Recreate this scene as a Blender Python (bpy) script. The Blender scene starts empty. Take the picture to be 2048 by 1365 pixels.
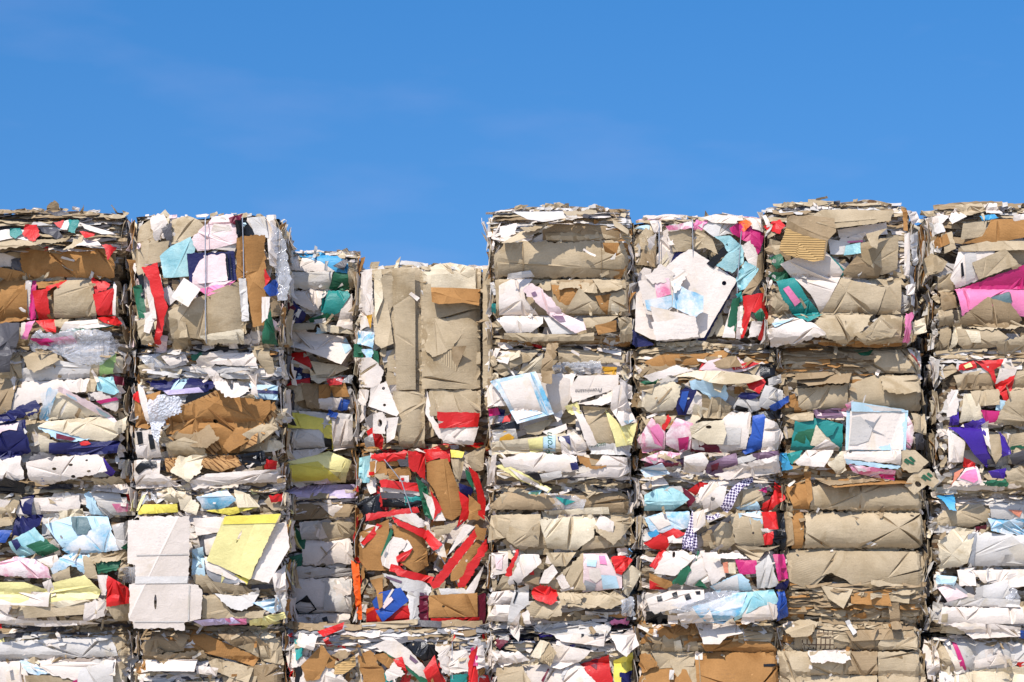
import bpy, math, random
import numpy as np
from mathutils import Vector, noise, geometry

# ------------------------------------------------------------------ camera, sky, sun, exposure
scene = bpy.context.scene
COL = scene.collection
S, HPX, CX, DIST, EYE = 260.0, 1114.0, 1024.0, 14.0, 1.6   # photo pixels per metre at the wall of bales, horizon row, axis, distance, eye height

cam_data = bpy.data.cameras.new('camera')
cam = bpy.data.objects.new('camera', cam_data)
COL.objects.link(cam)
cam.location = (0, -DIST, EYE)
cam.rotation_euler = (math.radians(90), 0, 0)
cam_data.sensor_width = 36.0
cam_data.lens = 36.0 * DIST * S / 2048.0
cam_data.shift_y = (HPX - 682.5) / 2048.0
cam_data.clip_end = 6000
scene.camera = cam

SUN_EL, SUN_AZ = math.radians(50), math.radians(24)          # azimuth to the left of the wall's facing direction
to_sun = Vector((-math.sin(SUN_AZ) * math.cos(SUN_EL), -math.cos(SUN_AZ) * math.cos(SUN_EL), math.sin(SUN_EL)))
sun_data = bpy.data.lights.new('sun', 'SUN')
sun_data.energy = 4.1
sun_data.angle = math.radians(0.5)
sun_data.color = (1.0, 0.955, 0.90)
sun = bpy.data.objects.new('sun', sun_data)
sun.rotation_euler = to_sun.to_track_quat('Z', 'Y').to_euler()
COL.objects.link(sun)

SKY_SAT, SKY_HUE, SKY_TINT = 1.42, 0.5, (1.32, 1.14, 1.25, 1)
FILL_GLOW = (3.6, 3.45, 3.3, 1)  # extra sky brightness added on the sun's side as fill light
world = bpy.data.worlds.new('World')
scene.world = world
world.use_nodes = True
nt = world.node_tree
nt.nodes.clear()
w_out = nt.nodes.new('ShaderNodeOutputWorld')
w_bg = nt.nodes.new('ShaderNodeBackground')
w_bg.inputs['Strength'].default_value = 0.09
sky = nt.nodes.new('ShaderNodeTexSky')
sky.sky_type = 'NISHITA'
sky.sun_disc = False
sky.sun_elevation = SUN_EL
sky.sun_rotation = math.atan2(to_sun.x, to_sun.y)
sky.altitude = 0
sky.air_density = 1.0
sky.dust_density = 0.3
sky.ozone_density = 3.0
w_hs = nt.nodes.new('ShaderNodeHueSaturation')
w_hs.inputs['Saturation'].default_value = SKY_SAT
w_hs.inputs['Hue'].default_value = SKY_HUE
nt.links.new(sky.outputs[0], w_hs.inputs['Color'])
w_tc = nt.nodes.new('ShaderNodeTexCoord')
w_mp = nt.nodes.new('ShaderNodeMapping')                     # an even blue from the horizon up, as on a very clear day
w_mp.inputs['Scale'].default_value = (1, 1, 0.42)
w_mp.inputs['Location'].default_value = (0, 0, 0.155)
nt.links.new(w_tc.outputs['Generated'], w_mp.inputs['Vector'])
nt.links.new(w_mp.outputs[0], sky.inputs['Vector'])
w_tint = nt.nodes.new('ShaderNodeMix'); w_tint.data_type = 'RGBA'; w_tint.blend_type = 'MULTIPLY'
w_tint.inputs[0].default_value = 1.0
w_tint.inputs[7].default_value = SKY_TINT
nt.links.new(w_hs.outputs[0], w_tint.inputs[6])
# a few hardly visible wisps of cloud
w_cm = nt.nodes.new('ShaderNodeMapping')
w_cm.inputs['Scale'].default_value = (5.0, 1.0, 17.0)
nt.links.new(w_tc.outputs['Generated'], w_cm.inputs['Vector'])
w_cn = nt.nodes.new('ShaderNodeTexNoise'); w_cn.inputs['Scale'].default_value = 1.3; w_cn.inputs['Detail'].default_value = 6
nt.links.new(w_cm.outputs[0], w_cn.inputs['Vector'])
w_cr = nt.nodes.new('ShaderNodeMapRange')
w_cr.inputs[1].default_value = 0.54; w_cr.inputs[2].default_value = 0.80; w_cr.inputs[3].default_value = 0.0; w_cr.inputs[4].default_value = 0.10
nt.links.new(w_cn.outputs['Fac'], w_cr.inputs[0])
w_cl = nt.nodes.new('ShaderNodeMix'); w_cl.data_type = 'RGBA'
w_cl.inputs[7].default_value = (6.2, 5.8, 8.8, 1)
nt.links.new(w_cr.outputs[0], w_cl.inputs[0])
nt.links.new(w_tint.outputs[2], w_cl.inputs[6])
# white glow added round the sun, behind the viewer, to lift the shadows
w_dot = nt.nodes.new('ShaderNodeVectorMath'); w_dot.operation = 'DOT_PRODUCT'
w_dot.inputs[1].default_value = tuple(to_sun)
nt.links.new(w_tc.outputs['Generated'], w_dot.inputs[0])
w_fill = nt.nodes.new('ShaderNodeMapRange'); w_fill.interpolation_type = 'SMOOTHSTEP'
w_fill.inputs[1].default_value = 0.15; w_fill.inputs[2].default_value = 0.95; w_fill.inputs[3].default_value = 0.0; w_fill.inputs[4].default_value = 1.0
nt.links.new(w_dot.outputs['Value'], w_fill.inputs[0])
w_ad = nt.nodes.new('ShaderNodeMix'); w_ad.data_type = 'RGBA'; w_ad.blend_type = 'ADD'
w_ad.inputs[7].default_value = FILL_GLOW
nt.links.new(w_fill.outputs[0], w_ad.inputs[0])
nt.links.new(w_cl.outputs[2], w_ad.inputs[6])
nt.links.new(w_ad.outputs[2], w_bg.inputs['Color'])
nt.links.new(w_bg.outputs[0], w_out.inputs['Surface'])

scene.view_settings.view_transform = 'Standard'
scene.view_settings.look = 'None'
scene.view_settings.gamma = 1.0
scene.view_settings.exposure = 0.27
scene.cycles.max_bounces = 6
scene.cycles.transparent_max_bounces = 12

# ------------------------------------------------------------------ materials
def lin(c):
    return tuple(((v / 255) / 12.92 if v / 255 <= 0.04045 else (((v / 255) + 0.055) / 1.055) ** 2.4) for v in c) + (1.0,)

PAL = {  # code: (sRGB base colour, kind, second colour, word used in part names, words used in labels)
 'W': ((224, 211, 199), 'paper', None, 'paper_sheet', None),
 'O': ((204, 198, 191), 'paper', None, 'paper_sheet', 'light grey paper sheet'),
 'I': ((226, 211, 183), 'board', None, 'board_sheet', 'cream board sheet'),
 'C': ((190, 171, 141), 'board', None, 'cardboard_sheet', None),
 'T': ((166, 143, 112), 'board', None, 'cardboard_sheet', 'dark tan cardboard sheet'),
 'K': ((172, 126, 76), 'board', None, 'cardboard_sheet', 'brown kraft cardboard sheet'),
 'F': ((196, 160, 106), 'flute_h', None, 'corrugated_sheet', 'bare corrugated core of a brown carton'),
 'H': ((186, 165, 132), 'flute_v', None, 'corrugated_sheet', 'bare corrugated core of a grey carton'),
 'R': ((206, 34, 32), 'print', None, 'carton_sheet', 'red printed carton sheet'),
 'Q': ((236, 98, 30), 'print', None, 'carton_sheet', 'orange printed carton sheet'),
 'P': ((232, 130, 172), 'print', None, 'carton_sheet', 'pink printed carton sheet'),
 'M': ((194, 42, 110), 'print', None, 'carton_sheet', 'magenta printed carton sheet'),
 'B': ((42, 82, 164), 'print', None, 'carton_sheet', 'blue printed carton sheet'),
 'N': ((26, 28, 84), 'print', None, 'carton_sheet', 'navy blue printed carton sheet'),
 'b': ((70, 158, 204), 'print', None, 'carton_sheet', 'bright sky blue carton sheet'),
 'L': ((184, 212, 224), 'print', None, 'carton_sheet', 'pale blue carton sheet'),
 'E': ((40, 138, 132), 'print', None, 'carton_sheet', 'teal printed carton sheet'),
 'G': ((36, 98, 68), 'print', None, 'carton_sheet', 'green printed carton sheet'),
 'g': ((138, 166, 98), 'print', None, 'carton_sheet', 'lime green carton sheet'),
 'Y': ((234, 216, 92), 'print', None, 'carton_sheet', 'yellow printed carton sheet'),
 'y': ((240, 228, 156), 'print', None, 'carton_sheet', 'pale yellow carton sheet'),
 'V': ((66, 40, 136), 'print', None, 'foil_sheet', 'glossy purple foil sheet'),
 'v': ((120, 92, 112), 'print', None, 'carton_sheet', 'mauve printed carton sheet'),
 'l': ((206, 190, 222), 'print', None, 'carton_sheet', 'lilac printed carton sheet'),
 'm': ((108, 24, 46), 'print', None, 'carton_sheet', 'maroon printed carton sheet'),
 'q': ((204, 150, 36), 'print', None, 'carton_sheet', 'ochre yellow carton sheet'),
 's': ((226, 142, 112), 'print', None, 'carton_sheet', 'salmon carton sheet'),
 'x': ((92, 116, 120), 'print', None, 'carton_sheet', 'slate grey carton sheet'),
 'X': ((24, 24, 27), 'print', None, 'plastic_sheet', 'black plastic sheet'),
 'D': ((84, 81, 84), 'print', None, 'carton_sheet', 'dark grey carton sheet'),
 'a': ((150, 150, 152), 'print', None, 'carton_sheet', 'mid grey carton sheet'),
 'S': ((234, 208, 206), 'print', None, 'carton_sheet', 'pale pink carton sheet'),
 'U': ((226, 226, 226), 'mottle', (110, 178, 208), 'printed_sheet', 'white sheet with blue splashes printed on it'),
 'A': ((178, 216, 216), 'mottle', (128, 182, 190), 'printed_sheet', 'pale aqua sheet with a speckled print'),
 'J': ((234, 218, 214), 'mottle', (212, 112, 146), 'printed_sheet', 'white sheet with a pink floral print'),
 'Z': ((182, 140, 92), 'lines', (112, 76, 46), 'printed_sheet', 'brown kraft sheet with dark line print'),
 'z': ((184, 166, 136), 'grid', (92, 74, 60), 'printed_sheet', 'grey cardboard with a printed grid'),
}
MATS = {}

def new_mat(name):
    m = bpy.data.materials.new(name)
    m.use_nodes = True
    n = m.node_tree
    bs = n.nodes['Principled BSDF']
    return m, n, bs

def add(n, t, **kw):
    x = n.nodes.new(t)
    for k, v in kw.items():
        setattr(x, k, v)
    return x

def mixc(n, fac, a, b, mode='MIX'):
    x = add(n, 'ShaderNodeMix', data_type='RGBA', blend_type=mode)
    for sock, val in ((x.inputs[0], fac), (x.inputs[6], a), (x.inputs[7], b)):
        if hasattr(val, 'is_linked'):
            n.links.new(val, sock)
        else:
            sock.default_value = val
    return x.outputs[2]

def ramp(n, src, p0, p1, c0=(0, 0, 0, 1), c1=(1, 1, 1, 1)):
    r = add(n, 'ShaderNodeValToRGB')
    r.color_ramp.elements[0].position = p0
    r.color_ramp.elements[1].position = p1
    r.color_ramp.elements[0].color = c0
    r.color_ramp.elements[1].color = c1
    n.links.new(src, r.inputs[0])
    return r.outputs[0]

def tex_noise(n, vec, scale, detail=4, rough=0.55, dist=0.0):
    t = add(n, 'ShaderNodeTexNoise')
    t.inputs['Scale'].default_value = scale
    t.inputs['Detail'].default_value = detail
    t.inputs['Roughness'].default_value = rough
    t.inputs['Distortion'].default_value = dist
    n.links.new(vec, t.inputs['Vector'])
    return t.outputs['Fac']

def sheet_material(code):
    if code in MATS:
        return MATS[code]
    col, kind, col2, pname, lab = PAL[code]
    m, n, bs = new_mat(kind + '_' + (lab or pname).replace(' ', '_'))
    L = n.links
    tc = add(n, 'ShaderNodeTexCoord').outputs['Object']
    oi = add(n, 'ShaderNodeObjectInfo').outputs['Random']
    ri = add(n, 'ShaderNodeNewGeometry').outputs['Random Per Island']
    sm = add(n, 'ShaderNodeMath', operation='ADD'); L.new(oi, sm.inputs[0]); L.new(ri, sm.inputs[1])
    fr = add(n, 'ShaderNodeMath', operation='FRACT'); L.new(sm.outputs[0], fr.inputs[0])
    rnd = fr.outputs[0]
    # every sheet reads another stretch of the pattern
    sh = add(n, 'ShaderNodeMath', operation='MULTIPLY'); L.new(rnd, sh.inputs[0]); sh.inputs[1].default_value = 17.3
    ad = add(n, 'ShaderNodeVectorMath', operation='ADD'); L.new(tc, ad.inputs[0]); L.new(sh.outputs[0], ad.inputs[1])
    vec = ad.outputs[0]
    base = lin(col)
    c = base
    if kind == 'mottle':
        big = tex_noise(n, vec, 5.0, 2)
        fine = tex_noise(n, vec, 34.0, 5, 0.7)
        mm = add(n, 'ShaderNodeMath', operation='MULTIPLY_ADD'); L.new(fine, mm.inputs[0]); mm.inputs[1].default_value = 0.45; L.new(big, mm.inputs[2])
        c = mixc(n, ramp(n, mm.outputs[0], 0.60, 0.88), base, lin(col2))
    if kind in ('lines', 'grid'):
        w = add(n, 'ShaderNodeTexWave', wave_type='BANDS', bands_direction='DIAGONAL' if kind == 'lines' else 'X')
        w.inputs['Scale'].default_value = 13.0 if kind == 'lines' else 9.0
        w.inputs['Distortion'].default_value = 2.2 if kind == 'lines' else 0.0
        w.inputs['Detail'].default_value = 1.0
        L.new(vec, w.inputs['Vector'])
        c = mixc(n, ramp(n, w.outputs['Fac'], 0.10, 0.22), lin(col2), base)
        if kind == 'grid':
            w2 = add(n, 'ShaderNodeTexWave', wave_type='BANDS', bands_direction='Z')
            w2.inputs['Scale'].default_value = 6.0
            L.new(vec, w2.inputs['Vector'])
            c = mixc(n, ramp(n, w2.outputs['Fac'], 0.06, 0.14), lin(col2), c)
    # stains, fibres and a shade of its own for every sheet
    st = tex_noise(n, vec, 4.2, 6, 0.6)
    fb = tex_noise(n, vec, 85.0, 3, 0.6)
    if kind == 'board':
        # the ribs of the corrugated core telegraph through the liner, lying another way on every sheet
        vr = add(n, 'ShaderNodeVectorRotate', rotation_type='Y_AXIS')
        an = add(n, 'ShaderNodeMath', operation='MULTIPLY'); L.new(rnd, an.inputs[0]); an.inputs[1].default_value = 19.0
        L.new(vec, vr.inputs['Vector']); L.new(an.outputs[0], vr.inputs['Angle'])
        w = add(n, 'ShaderNodeTexWave', wave_type='BANDS', bands_direction='Z')
        w.inputs['Scale'].default_value = 19.0
        w.inputs['Distortion'].default_value = 1.4
        L.new(vr.outputs[0], w.inputs['Vector'])
        pt = tex_noise(n, vec, 2.6, 2)
        mm = add(n, 'ShaderNodeMath', operation='MULTIPLY'); L.new(w.outputs['Fac'], mm.inputs[0]); L.new(ramp(n, pt, 0.50, 0.70), mm.inputs[1])
        m2 = add(n, 'ShaderNodeMath', operation='MULTIPLY_ADD'); L.new(mm.outputs[0], m2.inputs[0]); m2.inputs[1].default_value = 0.5; L.new(fb, m2.inputs[2])
        ribs = m2.outputs[0]
    amp = {'board': 0.24, 'paper': 0.13, 'print': 0.16}.get(kind, 0.14)
    c = mixc(n, 1.0, c, ramp(n, st, 0.30, 0.68, (1 - amp, 1 - amp * 1.1, 1 - amp * 1.3, 1), (1.03, 1.03, 1.03, 1)), 'MULTIPLY')
    c = mixc(n, 1.0, c, ramp(n, fb, 0.30, 0.70, (1 - amp * .5,) * 3 + (1,), (1.02,) * 3 + (1,)), 'MULTIPLY')
    v = 0.17 if kind in ('board', 'flute_h', 'flute_v') else 0.15
    c = mixc(n, 1.0, c, ramp(n, rnd, 0.0, 1.0, (1 - v, 1 - v * 1.08, 1 - v * 1.2, 1), (1.07, 1.07, 1.07, 1)), 'MULTIPLY')
    if kind in ('board', 'paper', 'print'):
        # patches of small print and water stains
        sv = add(n, 'ShaderNodeMapping'); sv.inputs['Scale'].default_value = (70, 70, 62); L.new(vec, sv.inputs['Vector'])
        tx = tex_noise(n, sv.outputs[0], 1.0, 1, 0.4)
        rows = add(n, 'ShaderNodeTexWave', wave_type='BANDS', bands_direction='Z'); rows.inputs['Scale'].default_value = 11.0; L.new(vec, rows.inputs['Vector'])
        r1 = add(n, 'ShaderNodeMath', operation='MULTIPLY'); L.new(ramp(n, tx, .50, .56), r1.inputs[0]); L.new(ramp(n, rows.outputs['Fac'], .55, .7), r1.inputs[1])
        pm = add(n, 'ShaderNodeMath', operation='MULTIPLY'); L.new(r1.outputs[0], pm.inputs[0]); L.new(ramp(n, tex_noise(n, vec, 3.4, 1), .60, .64), pm.inputs[1])
        pk = add(n, 'ShaderNodeMath', operation='MULTIPLY'); L.new(pm.outputs[0], pk.inputs[0]); pk.inputs[1].default_value = {'board': .18, 'paper': .16, 'print': 0.0}[kind]
        ink = lin({'board': (96, 80, 66), 'paper': (104, 112, 130), 'print': (232, 222, 214) if sum(col) < 480 else (92, 88, 100)}[kind])
        if code != 'X':
            c = mixc(n, pk.outputs[0], c, ink)
        ws = tex_noise(n, vec, 1.9, 5, 0.62, 0.8)
        c = mixc(n, 1.0, c, ramp(n, ws, 0.56, 0.64, (1, 1, 1, 1), {'board': (.78, .74, .67, 1), 'paper': (.93, .89, .80, 1), 'print': (.93, .91, .89, 1)}[kind]), 'MULTIPLY')
    if kind == 'board':
        c = mixc(n, ramp(n, tex_noise(n, vec, 16, 5, .7), .66, .74), c, tuple(min(1, v * 1.35 + .02) for v in base[:3]) + (1,))
    bump_src = fb
    bump_d = 0.0032
    if kind.startswith('flute'):
        w = add(n, 'ShaderNodeTexWave', wave_type='BANDS', bands_direction='Z' if kind == 'flute_h' else 'X')
        w.inputs['Scale'].default_value = 18.0
        w.inputs['Distortion'].default_value = 1.6; w.inputs['Detail Scale'].default_value = 0.4
        L.new(vec, w.inputs['Vector'])
        bump_src = w.outputs['Fac']; bump_d = 0.012
    if kind == 'board':
        bump_src = ribs
    if kind in ('print', 'mottle'):
        # white paper shows where the print has torn or scuffed off
        at = add(n, 'ShaderNodeAttribute', attribute_name='rim')
        sc = tex_noise(n, vec, 26.0, 5, 0.7)
        mm = add(n, 'ShaderNodeMath', operation='MULTIPLY_ADD'); L.new(sc, mm.inputs[0]); mm.inputs[1].default_value = 0.75; L.new(at.outputs['Fac'], mm.inputs[2])
        if code not in 'XV':
            c = mixc(n, ramp(n, mm.outputs[0], 1.02, 1.08), c, lin((226, 216, 206)))
            c = mixc(n, ramp(n, sc, 0.75, 0.82), c, lin((214, 204, 196)))
    if not hasattr(c, 'is_linked'):
        bs.inputs['Base Color'].default_value = c
    else:
        L.new(c, bs.inputs['Base Color'])
    bs.inputs['Roughness'].default_value = {'board': 0.9, 'paper': 0.8, 'print': 0.46, 'mottle': 0.5}.get(kind, 0.85)
    if code == 'V':
        bs.inputs['Roughness'].default_value = 0.2
    if code == 'X':
        bs.inputs['Roughness'].default_value = 0.28
    bs.inputs['Specular IOR Level'].default_value = 0.35 if kind in ('print', 'mottle') else 0.2
    # fine wrinkles
    vo = add(n, 'ShaderNodeTexVoronoi', feature='F1'); vo.inputs['Scale'].default_value = 9.0; L.new(vec, vo.inputs['Vector'])
    wmp = add(n, 'ShaderNodeMapping'); wmp.inputs['Scale'].default_value = (7, 7, 26) if kind == 'board' else (14, 14, 22); L.new(vec, wmp.inputs['Vector'])
    wmp.inputs['Rotation'].default_value = (0, .25, 0)
    wq = tex_noise(n, wmp.outputs[0], 1.0, 5, 0.65, 0.6)
    wm = add(n, 'ShaderNodeMath', operation='MULTIPLY_ADD'); L.new(vo.outputs['Distance'], wm.inputs[0]); wm.inputs[1].default_value = 0.8; L.new(wq, wm.inputs[2])
    wr = wm.outputs[0]
    bp = add(n, 'ShaderNodeBump'); bp.inputs['Strength'].default_value = 0.55; bp.inputs['Distance'].default_value = bump_d
    L.new(bump_src, bp.inputs['Height'])
    bp2 = add(n, 'ShaderNodeBump'); bp2.inputs['Strength'].default_value = 0.5; bp2.inputs['Distance'].default_value = 0.010 if kind in ('print', 'paper', 'mottle') else 0.010
    L.new(wr, bp2.inputs['Height']); L.new(bp.outputs[0], bp2.inputs['Normal'])
    L.new(bp2.outputs[0], bs.inputs['Normal'])
    MATS[code] = m
    return m

def film_material(name, opacity, bubbles=False):
    m, n, bs = new_mat(name)
    L = n.links
    tc = add(n, 'ShaderNodeTexCoord').outputs['Object']
    bs.inputs['Base Color'].default_value = (0.80, 0.80, 0.82, 1)
    bs.inputs['Roughness'].default_value = 0.08
    bs.inputs['Specular IOR Level'].default_value = 0.7
    nz = tex_noise(n, tc, 16.0, 4, 0.65, 1.2)
    if bubbles:
        vo = add(n, 'ShaderNodeTexVoronoi'); vo.inputs['Scale'].default_value = 55.0
        L.new(tc, vo.inputs['Vector']); h = vo.outputs['Distance']
    else:
        h = nz
    bp = add(n, 'ShaderNodeBump'); bp.inputs['Strength'].default_value = 0.7; bp.inputs['Distance'].default_value = 0.016
    L.new(h, bp.inputs['Height']); L.new(bp.outputs[0], bs.inputs['Normal'])
    tr = add(n, 'ShaderNodeBsdfTransparent')
    mx = add(n, 'ShaderNodeMixShader')
    L.new(ramp(n, nz, 0.25, 0.75, (opacity * .5,) * 3 + (1,), (min(1, opacity * 1.5),) * 3 + (1,)), mx.inputs[0])
    L.new(tr.outputs[0], mx.inputs[1]); L.new(bs.outputs[0], mx.inputs[2])
    L.new(mx.outputs[0], n.nodes['Material Output'].inputs['Surface'])
    return m

MATS['f'] = film_material('clear_plastic_film', 0.22)
MATS['h'] = film_material('bubble_wrap_plastic', 0.62, True)
PAL['f'] = (None, 'film', None, 'plastic_film', 'clear plastic film')
PAL['h'] = (None, 'film', None, 'bubble_wrap', 'bubble wrap')

def tie_material():
    m, n, bs = new_mat('checked_tie_fabric')
    tc = add(n, 'ShaderNodeTexCoord').outputs['Object']
    mp = add(n, 'ShaderNodeMapping'); mp.inputs['Rotation'].default_value = (0, math.radians(38), 0)
    n.links.new(tc, mp.inputs['Vector'])
    ck = add(n, 'ShaderNodeTexChecker'); ck.inputs['Scale'].default_value = 62.0
    ck.inputs['Color1'].default_value = lin((62, 44, 92)); ck.inputs['Color2'].default_value = lin((226, 214, 224))
    n.links.new(mp.outputs[0], ck.inputs['Vector'])
    n.links.new(ck.outputs[0], bs.inputs['Base Color'])
    bs.inputs['Roughness'].default_value = 0.6
    return m
MATS['t'] = tie_material()
PAL['t'] = (None, 'print', None, 'tie_cloth', None)

def wire_material(name, c, rough):
    m, n, bs = new_mat(name)
    tc = add(n, 'ShaderNodeTexCoord').outputs['Object']
    c1 = mixc(n, tex_noise(n, tc, 30, 3), lin(c), lin(tuple(int(v * .55) for v in c)))
    n.links.new(c1, bs.inputs['Base Color'])
    bs.inputs['Roughness'].default_value = rough
    bs.inputs['Metallic'].default_value = 0.4
    return m
WIRE_DARK = wire_material('dark_steel_wire', (70, 66, 64), 0.5)
WIRE_PALE = wire_material('pale_galvanised_wire', (205, 208, 214), 0.4)

def core_material():
    m, n, bs = new_mat('pressed_paper_edges')
    L = n.links
    tc = add(n, 'ShaderNodeTexCoord').outputs['Object']
    mp = add(n, 'ShaderNodeMapping'); mp.inputs['Scale'].default_value = (9, 9, 26)
    L.new(tc, mp.inputs['Vector'])
    vo = add(n, 'ShaderNodeTexVoronoi', feature='F1'); vo.inputs['Scale'].default_value = 1.6
    L.new(mp.outputs[0], vo.inputs['Vector'])
    sep = add(n, 'ShaderNodeSeparateColor'); L.new(vo.outputs['Color'], sep.inputs[0])
    r = add(n, 'ShaderNodeValToRGB'); r.color_ramp.interpolation = 'CONSTANT'
    e = r.color_ramp.elements
    cols = [(0.0, (92, 76, 56)), (0.3, (150, 128, 98)), (0.55, (182, 164, 136)), (0.74, (206, 198, 190)), (0.88, (122, 88, 54)), (0.95, (90, 84, 84))]
    e[0].position = 0; e[0].color = lin(cols[0][1])
    e[1].position = cols[1][0]; e[1].color = lin(cols[1][1])
    for p, cc in cols[2:]:
        q = e.new(p); q.color = lin(cc)
    L.new(sep.outputs[0], r.inputs[0])
    c = mixc(n, 1.0, r.outputs[0], ramp(n, tex_noise(n, mp.outputs[0], 3.0, 6, 0.7), 0.3, 0.7, (0.5, 0.48, 0.45, 1), (1, 1, 1, 1)), 'MULTIPLY')
    L.new(c, bs.inputs['Base Color'])
    bs.inputs['Roughness'].default_value = 0.9
    bp = add(n, 'ShaderNodeBump'); bp.inputs['Distance'].default_value = 0.03; bp.inputs['Strength'].default_value = 0.9
    L.new(tex_noise(n, mp.outputs[0], 2.4, 6, 0.7), bp.inputs['Height'])
    L.new(bp.outputs[0], bs.inputs['Normal'])
    return m
CORE = core_material()

# ------------------------------------------------------------------ ground
def ground():
    m, n, bs = new_mat('dusty_concrete')
    tc = add(n, 'ShaderNodeTexCoord').outputs['Object']
    c = mixc(n, ramp(n, tex_noise(n, tc, 0.7, 8, 0.65), 0.35, 0.7), lin((176, 168, 154)), lin((198, 190, 176)))
    c = mixc(n, 1.0, c, ramp(n, tex_noise(n, tc, 40, 4), 0.3, 0.7, (0.8, 0.8, 0.8, 1), (1, 1, 1, 1)), 'MULTIPLY')
    n.links.new(c, bs.inputs['Base Color'])
    bs.inputs['Roughness'].default_value = 0.95
    me = bpy.data.meshes.new('ground')
    R = 3000
    me.from_pydata([(-R, -R, 0), (R, -R, 0), (R, R, 0), (-R, R, 0)], [], [(0, 1, 2, 3)])
    me.materials.append(m)
    o = bpy.data.objects.new('ground', me)
    o['kind'] = 'structure'
    o['label'] = 'dusty concrete yard the bales stand on'
    COL.objects.link(o)
ground()

# ------------------------------------------------------------------ sheet builder
class Acc:
    """collects sheets; build() links them as one mesh object"""
    def __init__(s):
        s.v, s.f, s.mi, s.sm, s.rim, s.codes = [], [], [], [], [], []
    def slot(s, code):
        if code not in s.codes:
            s.codes.append(code)
        return s.codes.index(code)
    def build(s, name, parent, label=None, kind=None, extra=None):
        if not s.v:
            return None
        me = bpy.data.meshes.new(name)
        org = parent.location if parent else Vector((0, 0, 0))
        if parent and parent.parent:
            org = parent.parent.location
        arr = np.array(s.v, dtype=np.float64) - np.array(org)
        me.from_pydata(arr.tolist(), [], s.f)
        for c in s.codes:
            me.materials.append(extra if extra else sheet_material(c) if c not in MATS else MATS[c])
        me.polygons.foreach_set('material_index', s.mi)
        me.polygons.foreach_set('use_smooth', s.sm)
        a = me.attributes.new('rim', 'FLOAT', 'POINT')
        a.data.foreach_set('value', s.rim)
        me.update()
        me.set_sharp_from_angle(angle=math.radians(13))
        o = bpy.data.objects.new(name, me)
        if parent:
            o.parent = parent
        if label:
            o['label'] = label
        if kind:
            o['kind'] = kind
        COL.objects.link(o)
        return o

def inside(P, poly):
    x, y = P[:, 0], P[:, 1]
    res = np.zeros(len(P), bool)
    n = len(poly)
    for i in range(n):
        x0, y0 = poly[i]; x1, y1 = poly[(i + 1) % n]
        if y0 == y1:
            continue
        c = ((y0 > y) != (y1 > y)) & (x < (x1 - x0) * (y - y0) / (y1 - y0) + x0)
        res ^= c
    return res

def edge_dist(P, poly):
    d = np.full(len(P), 1e9)
    n = len(poly)
    for i in range(n):
        a = np.array(poly[i]); b = np.array(poly[(i + 1) % n])
        ab = b - a
        L2 = max(1e-9, float(ab @ ab))
        t = np.clip(((P - a) @ ab) / L2, 0, 1)
        d = np.minimum(d, np.hypot(*(P - (a + t[:, None] * ab)).T))
    return d

def biggest_piece(T):
    par = {}
    def find(a):
        while par.setdefault(a, a) != a:
            par[a] = par[par[a]]
            a = par[a]
        return a
    for a, b, c in T:
        par[find(a)] = find(b); par[find(b)] = find(c)
    n = {}
    for t in T:
        n[find(t[0])] = n.get(find(t[0]), 0) + 1
    if len(n) < 2:
        return T
    best = max(n, key=n.get)
    return [t for t in T if find(t[0]) == best]

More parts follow.
